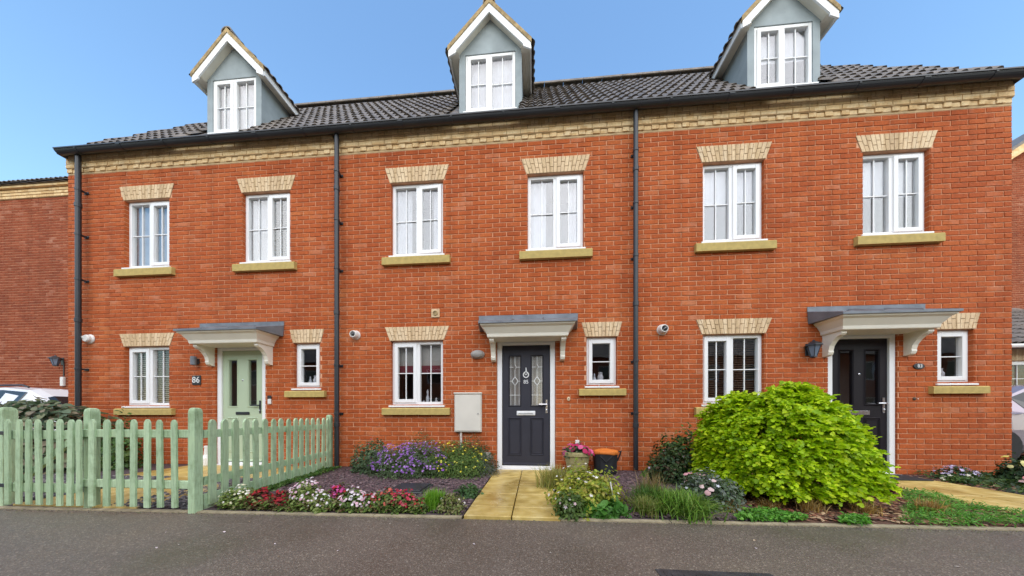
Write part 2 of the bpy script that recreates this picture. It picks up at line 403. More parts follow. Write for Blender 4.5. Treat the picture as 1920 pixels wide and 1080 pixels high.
while x < 8:
    L = .90
    if not (-.62 < x + L / 2 < .22):
        b = MB(); x1 = min(x + L, -.62) if x < -.62 else x + L
        b.add([(x, edge_y(x) - .0, -.1), (x1 - .006, edge_y(x1) - .0, -.1), (x1 - .006, edge_y(x1) + .045, -.1), (x, edge_y(x) + .045, -.1),
               (x, edge_y(x), .010), (x1 - .006, edge_y(x1), .010), (x1 - .006, edge_y(x1) + .045, .014), (x, edge_y(x) + .045, .014)],
              [(0, 3, 2, 1), (4, 5, 6, 7), (0, 1, 5, 4), (1, 2, 6, 5), (2, 3, 7, 6), (3, 0, 4, 7)])
        b.build('edging_stone', 'edging', edging); x = x1
    else: x = .22
    if abs(x - (-.62)) < 1e-6: x = .22
def bed(name, x0, x1, y1, mat, z=.012):
    xs = np.linspace(x0, x1, 13); b = MB()
    b.add([p for x in xs for p in ((x, edge_y(x) + .045, z), (x, y1, z + .015))], [(2 * i, 2 * i + 2, 2 * i + 3, 2 * i + 1) for i in range(12)])
    return struct(b.build(name, mat, recentre=False))
bed('slate_bed', -8.6, -.62, .02, 'soil'); bed('slate_bed', .22, 2.05, .02, 'soil'); bed('bark_bed', 2.05, 4.20, .02, 'bark'); bed('bark_bed', 5.26, 6.88, .02, 'soil')

def slabs(name, rects, z=.03, th=.05):
    p = struct(place(name, None, ((rects[0][0] + rects[0][1]) / 2, (rects[0][2] + rects[0][3]) / 2, 0)))
    for (a, b_, c, d_) in rects:
        dz = random.uniform(-.002, .002); g_ = .005
        MB().cbox(a + g_, b_ - g_, c + g_, d_ - g_, z - th + dz, z + dz, .004).build('paving_slab', 'slab', p)
    return p
rects = []
ys = [-2.195, -1.93, -1.48, -1.03, -.58, -.13]
for i in range(5):
    rects += [(-.61, -.195, ys[i], ys[i + 1]), (-.195, .22, ys[i], ys[i + 1])]
rects += [(-.61, -.195, -.13, -.002), (-.195, .34, -.13, -.002), (-.80, -.61, -.58, -.13)]
slabs('garden_path', rects)
ysr = [-2.09, -1.64, -1.19, -.74, -.29, -.004]
slabs('garden_path', [r for i in range(5) for r in ((4.21, 4.735, ysr[i], ysr[i + 1]), (4.735, 5.25, ysr[i], ysr[i + 1]))])
slabs('garden_path', [(x, x + .45, y, y + .45) for y in (-2.22, -1.77) for x in (-5.05, -4.6, -4.15)] +
      [(x, x + .45, y, y + .45) for y in (-.92, -.47) for x in (-5.95, -5.5, -5.05, -4.6, -4.15, -3.72)] +
      [(x, x + .45, -1.32, -.92) for x in (-5.05, -4.6)])

# slate chippings and bark chips on the beds
def chips(name, n, areas, cols, size, label, cat, flat=.45):
    P = []; tot = sum((a[1] - a[0]) * (a[3] - a[2]) for a in areas)
    for (a, b_, c, d_) in areas:
        k = int(n * (b_ - a) * (d_ - c) / tot); P.append(np.column_stack([rng.uniform(a, b_, k), rng.uniform(c, d_, k)]))
    P = np.vstack(P); k = len(P)
    base = np.array([(-1, -.6, 0), (1, -.5, 0), (.7, .6, 0), (-.8, .55, 0), (-.5, -.2, 1), (.5, .1, 1)], float)
    fc = np.array([(0, 1, 4), (1, 5, 4), (1, 2, 5), (2, 3, 5), (3, 4, 5), (3, 0, 4)])
    V = base[None] * (1 + rng.uniform(-.35, .35, (k, 6, 3))); V[:, :, 2] *= flat
    V *= (size * rng.uniform(.6, 1.4, k))[:, None, None]
    a = rng.uniform(0, 2 * np.pi, k); ti = rng.uniform(-.35, .35, k)
    V[:, :, 2] += V[:, :, 0] * np.tan(ti)[:, None]
    x_ = V[:, :, 0] * np.cos(a)[:, None] - V[:, :, 1] * np.sin(a)[:, None]; y_ = V[:, :, 0] * np.sin(a)[:, None] + V[:, :, 1] * np.cos(a)[:, None]
    V[:, :, 0] = x_ + P[:, 0, None]; V[:, :, 1] = y_ + P[:, 1, None]; V[:, :, 2] += (.018 + .012 * rng.random(k))[:, None]
    cc = np.array(cols)[rng.integers(0, len(cols), k)] * rng.uniform(.7, 1.3, (k, 1))
    o = npmesh(name, V.reshape(-1, 3), (fc[None] + 6 * np.arange(k)[:, None, None]).reshape(-1, 3), 'chips', col=np.repeat(cc, 6, 0))
    return stuff(o, label, cat)
slate_cols = [(.09, .056, .064), (.115, .068, .076), (.06, .042, .048), (.155, .11, .112), (.10, .06, .064)]
chips('slate_chippings', 15000, [(-3.02, -.63, -2.12, -.02), (.24, 2.0, -2.1, -.02)], slate_cols, .017, 'purple grey slate chippings covering the front garden of the middle house', 'chippings')
chips('slate_chippings', 5000, [(-4.1, -3.1, -2.2, -.95), (-8.4, -5.1, -2.2, -.95)], [(.07, .065, .07), (.11, .10, .105), (.045, .042, .045), (.2, .18, .17)], .022, 'dark grey slate chippings inside the green picket fence', 'chippings')
chips('bark_chips', 5000, [(2.05, 4.19, -2.07, -.05), (5.3, 6.8, -.9, -.05)], [(.24, .085, .045), (.15, .055, .03), (.32, .15, .08), (.09, .04, .025), (.42, .28, .16)], .02, 'reddish bark chips around the lime green shrub', 'bark', .3)

# ------------------------------------------------------------------ brickwork
def brick_mesh(w, h=.065, d=.03, b=.004):
    """front of a brick: face, chamfer, returns back into the mortar (open at the back)"""
    m = MB(); j = lambda: random.uniform(-.0015, .0015)
    o = [(0 + j(), -0., 0 + j()), (w + j(), 0., 0 + j()), (w + j(), 0., h + j()), (0 + j(), 0., h + j())]
    f_ = [(o[0][0] + b, -b, o[0][2] + b), (o[1][0] - b, -b, o[1][2] + b), (o[2][0] - b, -b, o[2][2] - b), (o[3][0] + b, -b, o[3][2] - b)]
    k = [(p[0], d, p[2]) for p in o]
    m.add(f_ + o + k, [(0, 1, 2, 3)] + [(4 + i, 4 + (i + 1) % 4, (i + 1) % 4, i) for i in range(4)] + [(8 + i, 8 + (i + 1) % 4, 4 + (i + 1) % 4, 4 + i) for i in range(4)])
    return m
_bm = {'brick': [], 'brick_dark': []}
for mk_ in _bm:
    for i in range(6):
        me = bpy.data.meshes.new('brick'); q = brick_mesh(BRICK - .011); me.from_pydata(q.v, [], q.f); me.materials.append(M[mk_]); me.update(); _bm[mk_].append(me)
def slant_brick(m, xb0, xb1, xt0, xt1, z0, z1, y=0., d=.03, b=.004):
    o = [(xb0, y, z0), (xb1, y, z0), (xt1, y, z1), (xt0, y, z1)]
    f_ = [(xb0 + b, y - b, z0 + b), (xb1 - b, y - b, z0 + b), (xt1 - b, y - b, z1 - b), (xt0 + b, y - b, z1 - b)]
    k = [(p[0], y + d, p[2]) for p in o]
    m.add(f_ + o + k, [(0, 1, 2, 3)] + [(4 + i, 4 + (i + 1) % 4, (i + 1) % 4, i) for i in range(4)] + [(8 + i, 8 + (i + 1) % 4, 4 + (i + 1) % 4, 4 + i) for i in range(4)])
def lay_bricks(wall, x0, x1, ztop, holes, y=0., hide=lambda px, py: False, topfn=None, mat='brick'):
    """stretcher bond between x0 and x1; holes = (z0, z1, xl0, xl1, xr0, xr1): left and right edges at z0 and z1"""
    whole = []; rest = MB(); nrow = int(round((ztop - Z0) / COURSE))
    for r_ in range(nrow):
        zb = Z0 + r_ * COURSE; zt = zb + .065; zm = (zb + zt) / 2; off = (r_ % 2) * BRICK / 2
        ex = []
        for (h0, h1, xl0, xl1, xr0, xr1) in holes:
            if h0 < zm < h1:
                L = lambda a, c, z: a + (c - a) * (z - h0) / (h1 - h0)
                ex.append((L(xl0, xl1, zb), L(xl0, xl1, zt), L(xr0, xr1, zb), L(xr0, xr1, zt)))
        n0 = math.floor((x0 - off) / BRICK) - 1
        while n0 * BRICK + off < x1:
            a = n0 * BRICK + off + .0055; c = a + BRICK - .011; n0 += 1
            segs = [(max(a, x0), max(a, x0), min(c, x1), min(c, x1))]
            if topfn and topfn((a + c) / 2) < zt: continue
            for (e0, e0t, e1, e1t) in ex:
                out = []
                for (s0, s0t, s1, s1t) in segs:
                    if max(e1, e1t) <= min(s0, s0t) or min(e0, e0t) >= max(s1, s1t): out.append((s0, s0t, s1, s1t)); continue
                    if (e0 + e0t) / 2 - .006 > (s0 + s0t) / 2 + .02: out.append((s0, s0t, e0 - .006, e0t - .006))
                    if (e1 + e1t) / 2 + .006 < (s1 + s1t) / 2 - .02: out.append((e1 + .006, e1t + .006, s1, s1t))
                segs = out
            for (s0, s0t, s1, s1t) in segs:
                if s1 - s0 < .02: continue
                dy = random.uniform(-.0018, .0018)
                if abs((s1 - s0) - (BRICK - .011)) < 1e-4 and abs((s1t - s0t) - (BRICK - .011)) < 1e-4:
                    Z, px, py = depth_area((s0 + s1) / 2, y, zm); ok = -10 < px < 1930 and -10 < py < 1090 and not hide(px, py)
                    whole.append((Z if ok else 1e3 + Z, s0, zb, dy))
                else: slant_brick(rest, s0, s1, s0t, s1t, zb, zt, y + dy)
    whole.sort()
    for Z, s0, zb, dy in whole[:300]:
        place('brick', random.choice(_bm[mat]), (s0, y + dy, zb), wall, (random.uniform(-.004, .004), random.uniform(-.003, .003), random.uniform(-.003, .003)))
    for Z, s0, zb, dy in whole[300:]:
        q = random.choice(_bm_src); rest.add([(p[0] + s0, p[1] + y + dy, p[2] + zb) for p in q.v], q.f)
    if rest.v:
        stuff(rest.build('brickwork', mat, wall))
_bm_src = [brick_mesh(BRICK - .011) for _ in range(12)]

# ------------------------------------------------------------------ parts of a house
def slab_with_holes(name, mat, parent, x0, x1, z0, z1, y0, y1, holes):
    """wall body: a grid of boxes that leaves the openings free"""
    xs_ = sorted({x0, x1} | {v for h in holes for v in h[:2]}); zs = sorted({z0, z1} | {v for h in holes for v in h[2:]})
    m = MB()
    for i in range(len(xs_) - 1):
        run = None
        for j in range(len(zs) - 1):
            xm, zm = (xs_[i] + xs_[i + 1]) / 2, (zs[j] + zs[j + 1]) / 2
            solid = not any(h[0] < xm < h[1] and h[2] < zm < h[3] for h in holes)
            if solid: run = (run[0], zs[j + 1]) if run else (zs[j], zs[j + 1])
            if (not solid or j == len(zs) - 2) and run:
                m.box(xs_[i], xs_[i + 1], y0, y1, run[0], run[1]); run = None
    return m.build(name, mat, parent)
def frame_ring(m, x0, x1, z0, z1, w, y0, y1, wb=None):
    wb = wb or w
    m.cbox(x0, x0 + w, y0, y1, z0, z1, .004); m.cbox(x1 - w, x1, y0, y1, z0, z1, .004)
    m.cbox(x0 + w, x1 - w, y0, y1, z0, z0 + wb, .004); m.cbox(x0 + w, x1 - w, y0, y1, z1 - w, z1, .004)
def folds(m, x0, x1, z0, z1, y, amp=.018, n=18):
    amp *= .6
    P = []
    for i in range(n + 1):
        t = i / n; x_ = x0 + (x1 - x0) * t; yy = y + amp * math.sin(t * n * 1.15 + x0 * 7) + random.uniform(-.004, .004)
        P += [(x_, yy, z0), (x_, yy, z1)]
    m.add(P, [(2 * i, 2 * i + 2, 2 * i + 3, 2 * i + 1) for i in range(n)])
def window(parent, x0, x1, z0, z1, y, opener, glass='glass', dress=None, part=None, ajar=False, room='room', mg=.25):
    """white casement: frame, mullion, one opening sash (left 'L' or right 'R'), panes, glazing bars"""
    f = MB(); frame_ring(f, x0, x1, z0, z1, .052, y, y + .07)
    xm = (x0 + x1) / 2
    single = opener == 'S'
    if not single: f.cbox(xm - .032, xm + .032, y + .001, y + .069, z0 + .052, z1 - .052, .004)
    win = f.build('window', 'upvc', parent) if part is None else f.build(part, 'upvc', parent)
    sub = win if part is None else parent
    sl = MB(); sl.prism([(y + .012, z0 + .004), (y - .075, z0 - .012), (y - .08, z0 - .016), (y - .08, z0 - .036), (y + .012, z0 - .036)], x0 - .03, x1 + .03, 'x'); sl.build('window_ledge', 'upvc', sub)
    lights = [(x0 + .052, x1 - .052)] if single else [(x0 + .052, xm - .032), (xm + .032, x1 - .052)]
    for i, (a, c) in enumerate(lights):
        za, zc = z0 + .052, z1 - .052
        opening = single or (opener == 'L' and i == 0) or (opener == 'R' and i == 1)
        yp = y + .03
        if opening:
            s_ = MB(); o = .014
            ys_ = y - .018
            frame_ring(s_, a - o, c + o, za - o, zc + o, .058, ys_, y + .05)
            so = s_.build('sash', 'upvc', sub)
            if ajar: so.rotation_euler = (0, 0, R(-3))
            a, c, za, zc = a + .044, c - .044, za + .044, zc - .044; yp = y + .012
            # dark seal line over the head of the opening light
        MB().box(a - .004, c + .004, yp + .008, yp + .014, za - .004, zc + .004).build('pane', glass, sub)
        gm = .013
        if not single: MB().box((a + c) / 2 - gm / 2, (a + c) / 2 + gm / 2, yp - .006, yp + .007, za, zc).build('glazing_bar', 'upvc', sub)
        zb = (za + zc) / 2
        MB().box(a, c, yp - .007, yp + .0065, zb - gm / 2, zb + gm / 2).build('glazing_bar', 'upvc', sub)
    # the room behind
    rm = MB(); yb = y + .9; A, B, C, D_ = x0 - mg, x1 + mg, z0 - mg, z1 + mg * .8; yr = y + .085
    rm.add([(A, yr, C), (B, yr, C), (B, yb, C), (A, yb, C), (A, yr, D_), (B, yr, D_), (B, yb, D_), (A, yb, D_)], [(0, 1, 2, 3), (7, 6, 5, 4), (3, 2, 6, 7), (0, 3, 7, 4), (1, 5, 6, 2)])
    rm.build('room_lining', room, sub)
    yc = y + .105
    if dress == 'nets':
        m = MB(); folds(m, x0 + .03, x1 - .03, z0, z1, yc, .014, 34); m.build('curtain', 'curtain', sub)
    elif dress == 'pair':
        m = MB(); folds(m, x0 - .02, x0 + (x1 - x0) * .34, z0, z1, yc, .02, 12); m.build('curtain', 'curtain', sub)
        m = MB(); folds(m, x1 - (x1 - x0) * .24, x1 + .02, z0, z1, yc, .02, 10); m.build('curtain', 'curtain', sub)
    elif dress == 'mixed':
        m = MB(); folds(m, x0 - .02, x0 + (x1 - x0) * .42, z0, z1, yc, .02, 14); m.build('curtain', 'curtain', sub)
        m = MB()
        for k in range(26): m.box((x0 + x1) / 2 - .04, x1 - .03, yc, yc + .03, z0 + .1 + k * .043, z0 + .106 + k * .043)
        m.build('blind', 'blind_grey', sub)
    elif dress == 'half':
        m = MB(); folds(m, x0 + .02, x1 - .02, z0 + (z1 - z0) * .52, z1, yc, .006, 26); m.build('blind', 'curtain', sub)
    elif dress == 'slats' or dress == 'greyslats':
        m = MB(); k = 0
        while z0 + .04 + k * .036 < z1:
            zz = z0 + .04 + k * .036; m.add([(x0 + .03, yc - .012, zz), (x1 - .03, yc - .012, zz), (x1 - .03, yc + .014, zz + .018), (x0 + .03, yc + .014, zz + .018)], [(0, 1, 2, 3)]); k += 1
        m.build('blind', 'blind' if dress == 'slats' else 'blind_grey', sub)
    elif dress == 'roman':
        m = MB(); zb = z1 - (z1 - z0) * .46
        m.box(x0 + .02, x1 - .02, yc, yc + .01, zb + .10, z1); m.build('blind', 'blind_grey', sub)
        m = MB(); m.box(x0 + .02, x1 - .02, yc - .004, yc + .014, zb - .04, zb + .10); m.build('blind_band', 'blind_red', sub)
        for px_, h_ in ((x0 + .12, .06), (xm + .12, .24), (x1 - .17, .1), (xm + .05, .05)):
            q = MB(); q.lathe([(.015, 0), (.028, .02), (.03, .4 * h_), (.012, .6 * h_), (.02, .8 * h_), (.005, h_)], (px_, y + .12, z0 + .03), 10); q.build('ornament', 'curtain', sub)
    elif dress == 'toilet':
        q = MB(); q.lathe([(.03, 0), (.045, .03), (.05, .09), (.03, .13), (.035, .16), (.005, .17)], (xm + .02, y + .13, z0 + .07), 12); q.build('ornament', 'curtain_grey', sub)
        q = MB(); q.lathe([(.02, 0), (.03, .05), (.012, .1), (.012, .14), (.002, .15)], (xm - .08, y + .12, z0 + .07), 10); q.build('ornament', 'curtain', sub)
    return win
def lintel(parent, x0b, x1b, x0t, x1t, z0, z1, n):
    body = MB(); body.add([(x0b + .003, -.001, z0 + .003), (x1b - .003, -.001, z0 + .003), (x1t - .003, -.001, z1), (x0t + .003, -.001, z1),
                           (x0b + .003, .098, z0 + .003), (x1b - .003, .098, z0 + .003), (x1t - .003, .098, z1), (x0t + .003, .098, z1)],
                          [(0, 1, 2, 3), (7, 6, 5, 4), (0, 4, 5, 1), (1, 5, 6, 2), (2, 6, 7, 3), (3, 7, 4, 0)])
    lo = body.build('lintel', 'lintel_mortar', parent)
    for k in range(n):
        fb = lambda t: x0b + (x1b - x0b) * t; ft = lambda t: x0t + (x1t - x0t) * t
        t0, t1 = k / n, (k + 1) / n; cut = .36 if k % 2 else .64; g_ = .0035
        for (u0, u1) in ((0, cut), (cut, 1)):
            X = lambda t, u, s_: fb(t) * (1 - u) + ft(t) * u + s_ * g_
            m = MB(); zb, zt = z0 + (z1 - z0) * u0 + (g_ if u0 else 0), z0 + (z1 - z0) * u1 - (g_ if u1 < 1 else 0)
            slant_brick(m, X(t0, u0, 1), X(t1, u0, -1), X(t0, u1, 1), X(t1, u1, -1), zb, zt, -.006 + random.uniform(-.001, .001), .006, .002)
            m.build('lintel_brick', 'buff_pale', lo)
def stone_sill(parent, x0, x1, z0, z1):
    m = MB(); m.prism([(-.062, z0), (-.062, z1 - .022), (-.05, z1 - .008), (.12, z1 + .012), (.12, z0)], x0, x1, 'x'); m.build('sill', 'stone', parent)
def canopy(parent, xc, zb=2.07):
    zt = zb + .175; zl = zb + .43; wb, wf, ww = .60, .70, .79; yb, yf = -.31, -.42
    prof = [(0, 0), (.05, .01), (.10, .05), (.35, .09), (.62, .135), (.92, .155), (1, .175)]       # cove moulding: share of the flare, height
    m = MB(); V = []
    for t, h in prof:
        w = wb + (wf - wb) * t; y_ = yb + (yf - yb) * t; z = zb + h
        V += [(xc - w, 0, z), (xc - w, y_, z), (xc + w, y_, z), (xc + w, 0, z)]
    n = len(prof); F = []
    for i in range(n - 1):
        for k in range(3): a = 4 * i + k; F.append((a, a + 1, a + 5, a + 4))
    F += [(0, 3, 2, 1), tuple(4 * (n - 1) + k for k in range(4))]
    m.add(V, F); cn = m.build('canopy', 'cream', parent)
    # lead covering: slopes up to the wall, upstand against the brick
    l = MB(); ov = .018
    l.add([(xc - wf - ov, yf - ov, zt + .001), (xc + wf + ov, yf - ov, zt + .001), (xc + wf + ov + .06, -.01, zt + .001), (xc - wf - ov - .06, -.01, zt + .001),
           (xc - wf - ov, yf - ov, zt + .032), (xc + wf + ov, yf - ov, zt + .032), (xc + ww, -.012, zl - .07), (xc - ww, -.012, zl - .07),
           (xc + ww, -.012, zl), (xc - ww, -.012, zl), (xc + ww, .0, zl), (xc - ww, .0, zl)],
          [(0, 3, 2, 1), (0, 1, 5, 4), (1, 2, 6, 5), (3, 0, 4, 7), (4, 5, 6, 7), (7, 6, 8, 9), (9, 8, 10, 11)])
    l.build('lead_roof', 'lead', cn)
    for t in (-.33, .36):
        xx = xc + t * wf
        MB().add([(xx - .016, yf - ov - .004, zt + .032), (xx + .016, yf - ov - .004, zt + .032), (xx + .016, -.014, zl - .062), (xx - .016, -.014, zl - .062),
                  (xx, yf - ov - .002, zt + .05), (xx, -.014, zl - .044)], [(0, 1, 4), (0, 4, 5, 3), (1, 2, 5, 4)]).build('lead_roll', 'lead', cn)
    br = [(0, zb), (-.27, zb), (-.275, zb - .035), (-.25, zb - .06), (-.235, zb - .06), (-.20, zb - .075), (-.15, zb - .12), (-.11, zb - .18), (-.095, zb - .24), (-.10, zb - .265),
          (-.085, zb - .30), (-.06, zb - .315), (0, zb - .32)]
    for s_ in (-1, 1):
        m = MB(); m.prism(br, xc + s_ * .545 - .035, xc + s_ * .545 + .035, 'x'); b_ = m.build('bracket', 'cream', cn)
    for s_ in (-1, 1):
        MB().cbox(xc + s_ * .74 - .018, xc + s_ * .74 + .018, -.05, -.004, zt + .03, zt + .075, .004).build('lead_clip', 'white', cn)
def panel_ring(m, x0, x1, z0, z1, y, w=.022, d=.012):
    """raised moulding round a panel"""
    O = [(x0, z0), (x1, z0), (x1, z1), (x0, z1)]; I = [(x0 + w, z0 + w), (x1 - w, z0 + w), (x1 - w, z1 - w), (x0 + w, z1 - w)]; C_ = [(x0 + w / 2, z0 + w / 2), (x1 - w / 2, z0 + w / 2), (x1 - w / 2, z1 - w / 2), (x0 + w / 2, z1 - w / 2)]
    V = [(p[0], y, p[1]) for p in O] + [(p[0], y - d, p[1]) for p in C_] + [(p[0], y + .001, p[1]) for p in I]
    m.add(V, [(a + i, a + (i + 1) % 4, a + 4 + (i + 1) % 4, a + 4 + i) for a in (0, 4) for i in range(4)])
def front_door(parent, x0, x1, zt, style):
    """x0..x1 outside of the frame"""
    z0 = .035; fw = .078
    f = MB(); f.cbox(x0, x0 + fw, .02, .10, z0, zt, .004); f.cbox(x1 - fw, x1, .02, .10, z0, zt, .004); f.cbox(x0 + fw, x1 - fw, .02, .10, zt - .07, zt, .004)
    f.cbox(x0 + fw, x1 - fw, -.005, .10, z0, z0 + .045, .004); f.build('door_frame', 'upvc', parent)
    MB().cbox(x0 - .02, x1 + .02, -.05, .11, -.05, z0 - .001, .006).build('threshold', 'upvc' if style != 'charcoal' else 'white', parent)
    a, c, za, zc = x0 + fw + .006, x1 - fw - .006, z0 + .05, zt - .076
    mat = {'sage': 'sage', 'charcoal': 'charcoal', 'black': 'dark_door'}[style]
    w = c - a; pw = .175 if style != 'sage' else .155; gx = [(a + .115, a + .115 + pw), (c - .115 - pw, c - .115)]
    gz = (za + (zc - za) * .50, zc - .17) if style != 'sage' else (za + (zc - za) * .50, zc - .16)
    holes = [(g0, g1, gz[0], gz[1]) for g0, g1 in gx]
    dr = slab_with_holes('door', mat, parent, a, c, za, zc, .045, .09, holes)
    mo = MB()
    for g0, g1 in gx:
        panel_ring(mo, g0 - .02, g1 + .02, gz[0] - .02, gz[1] + .02, .0445)
        panel_ring(mo, g0 - .025, g1 + .025, za + .16, za + (zc - za) * .40, .0445)
        panel_ring(mo, g0 - .0, g1 + .0, za + .19, za + (zc - za) * .40 - .03, .0445, .012, .007)
    mo.build('moulding', mat, dr)
    for g0, g1 in gx:
        MB().box(g0 - .003, g1 + .003, .062, .068, gz[0] - .003, gz[1] + .003).build('pane', 'glass_obscure' if style == 'charcoal' else 'glass_dark', dr)
        if style == 'charcoal':
            l = MB(); xm = (g0 + g1) / 2; y_ = .058; h_ = gz[1] - gz[0]
            T = lambda pts, r_=.0045: l.tube([(p[0], y_, p[1]) for p in pts], r_, 5)
            T([(xm, gz[0]), (xm, gz[0] + h_ * .42)], .004); T([(xm, gz[0] + h_ * .57), (xm, gz[0] + h_ * .73)], .004); T([(xm, gz[0] + h_ * .83), (xm, gz[1])], .004)
            zc_ = gz[0] + h_ * .495
            for rr_ in (.042,):
                T([(xm, zc_ + .07), (xm + rr_, zc_ + .012), (xm + rr_, zc_ - .012), (xm, zc_ - .07), (xm - rr_, zc_ - .012), (xm - rr_, zc_ + .012), (xm, zc_ + .07)], .007)
            zd = gz[0] + h_ * .78
            T([(xm, zd + .045), (xm + .022, zd), (xm, zd - .045), (xm - .022, zd), (xm, zd + .045)], .006)
            T([(g0, zc_), (xm - .042, zc_)], .005); T([(xm + .042, zc_), (g1, zc_)], .005); T([(g0, zd), (xm - .022, zd)], .005); T([(xm + .022, zd), (g1, zd)], .005)
            zq = gz[0] + h_ * .21; T([(g0, zq), (g1, zq)], .004)
            T([(g0 + .02, gz[0]), (g0 + .02, gz[1])], .0025); T([(g1 - .02, gz[0]), (g1 - .02, gz[1])], .0025)
            l.build('leading', 'leading', dr)
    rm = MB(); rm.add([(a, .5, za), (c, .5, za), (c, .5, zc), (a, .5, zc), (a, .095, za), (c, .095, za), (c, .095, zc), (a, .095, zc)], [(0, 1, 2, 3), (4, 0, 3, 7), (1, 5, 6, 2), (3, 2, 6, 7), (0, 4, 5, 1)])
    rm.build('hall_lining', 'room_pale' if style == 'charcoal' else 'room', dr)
    if style == 'charcoal':
        m = MB(); folds(m, a + .05, c - .05, za + .9, zc - .1, .10, .01, 30); m.build('door_curtain', 'blind_grey', dr)
    xm = (a + c) / 2
    zl = za + (zc - za) * .435
    lp = MB()
    if style == 'charcoal':
        lp.cbox(xm - .15, xm + .15, .030, .045, zl - .036, zl + .036, .006); lp.cbox(xm - .135, xm + .135, .022, .031, zl - .018, zl + .022, .004); lp.build('letter_plate', 'leading', dr)
        MB().box(xm - .12, xm + .12, .0205, .0216, zl - .008, zl - .002).build('letter_slot', 'black', dr)
    elif style == 'sage':
        lp.cbox(xm - .13, xm + .13, .032, .045, zl - .026, zl + .026, .006); lp.build('letter_plate', 'black', dr)
    else:
        lp.cbox(xm - .14, xm + .14, .032, .045, zl - .034, zl + .034, .006); lp.build('letter_plate', 'chrome', dr)
    hz = za + .98; hx = c - .05
    h_ = MB(); h_.cbox(hx - .016, hx + .016, .034, .046, hz - .14, hz + .085, .005); h_.tube([(hx, .034, hz), (hx, .0, hz), (hx - .03, -.008, hz), (hx - .125, -.008, hz)], .011, 8)
    h_.build('handle', 'chrome' if style != 'sage' else 'black', dr)
    MB().lathe([(.011, 0), (.012, .006), (.004, .008)], (hx, .034, hz - .09), 10, 'y').build('lock', 'chrome', dr)
    if style == 'charcoal':
        zk = gz[0] + (gz[1] - gz[0]) * .62
        k = MB(); ring = [(xm + .042 * math.cos(t), .035, zk + .045 * math.sin(t)) for t in np.linspace(R(100), R(440), 16)]
        k.tube(ring, .010, 6); k.tube([(xm, .036, zk + .045), (xm + .004, .03, zk + .075), (xm, .036, zk + .115)], [.012, .010, .006], 6)
        k.tube([(xm - .02, .03, zk + .02), (xm, .027, zk - .006), (xm + .02, .03, zk + .02)], .008, 6); k.build('knocker', 'leading', dr)
        nb = text_mesh('85', .085, .006); nb.v = [(p[0] + xm, p[1] + .043, p[2] + zk - .115) for p in nb.v]; nb.build('house_number', 'leading', dr)
    else:
        zk = (gz[0] + gz[1]) / 2 + .05
        MB().lathe([(.014, 0), (.014, .006), (.008, .008)], (xm, .045, zk), 10, 'y').build('spyhole', 'chrome', dr)
    wb = MB(); wb.prism([(.045, za + .002), (.012, za + .006), (.012, za + .016), (.045, za + .04)], a + .01, c - .01, 'x'); wb.build('weather_bar', mat, dr)
def text_mesh(s, size, depth):
    cu = bpy.data.curves.new('t', 'FONT'); cu.body = s; cu.size = size; cu.extrude = depth / 2; cu.align_x = 'CENTER'; cu.align_y = 'CENTER'; cu.resolution_u = 3
    o = bpy.data.objects.new('t', cu); COL.objects.link(o); bpy.context.view_layer.update()
    me = bpy.data.meshes.new_from_object(o.evaluated_get(bpy.context.evaluated_depsgraph_get()))
    m = MB(); m.v = [(v.co.x, -v.co.z, v.co.y) for v in me.vertices]; m.f = [tuple(p.vertices) for p in me.polygons]
    bpy.data.objects.remove(o); bpy.data.curves.remove(cu); bpy.data.meshes.remove(me)
    return m

# roof geometry
EY, EZ, TP, RY = -.15, 5.55, 1.288, 2.30
HIPL, HIPR = 1.9, 1.15           # run of the end hips
ANG = math.atan(TP)
def roof_z(y): return EZ + TP * (y - EY)
RZ = roof_z(RY)
def tile_mesh(w=.30, L=.40, th=.018):
    """double-roll interlocking tile; x across, y up the slope, z normal"""
    pr = [(0, .006), (.03, .026), (.06, .030), (.09, .022), (.115, .004), (.15, .004), (.175, .022), (.205, .030), (.235, .026), (.26, .006), (.30, .002)]
    k = w / .30; V = []
    for x_, z_ in pr:
        V += [(x_ * k, 0, z_ + .026), (x_ * k, L, z_), (x_ * k, .004, z_ + .026 - th)]
    n = len(pr); F = []
    for i in range(n - 1):
        a, b_ = 3 * i, 3 * i + 3
        F += [(a, b_, b_ + 1, a + 1), (a + 2, b_ + 2, b_, a)]
    return V, F
TV, TF = tile_mesh()
_tm = []
for i in range(4):
    me = bpy.data.meshes.new('roof_tile'); me.from_pydata([(a + random.uniform(-.002, .002), b_, c + random.uniform(-.003, .003)) for a, b_, c in TV], [], TF); me.materials.append(M['tile']); me.update(); _tm.append(me)
GAUGE = .335
EL, ER = -8.47, 6.72
def lay_tiles(roof, x0, x1, skip):
    L = (RY - EY) / math.cos(ANG); rows = int(L / GAUGE); n = max(1, round((x1 - x0) / .30)); w = (x1 - x0) / n
    for r_ in range(rows):
        d_ = -.01 + r_ * GAUGE; y_ = EY + d_ * math.cos(ANG); z_ = EZ + d_ * math.sin(ANG) + .02
        for c in range(n):
            xx = x0 + c * w; xm = xx + w / 2
            if skip(xm, y_ + .12): continue
            fr = (y_ + .10 - EY) / (RY - EY)
            if xm < EL + HIPL * fr or xm > ER - HIPR * fr: continue
            o = place('roof_tile', random.choice(_tm), (xx, y_, z_ + random.uniform(-.002, .003)), roof, (ANG + random.uniform(-.006, .006), 0, random.uniform(-.005, .005)))
            o.scale = (w / .30, 1, 1)
DH, DE, DA, DF, DW = .56, 7.37, 8.12, .32, .72        # dormer half width, eave height, apex height, verge plane, verge half span
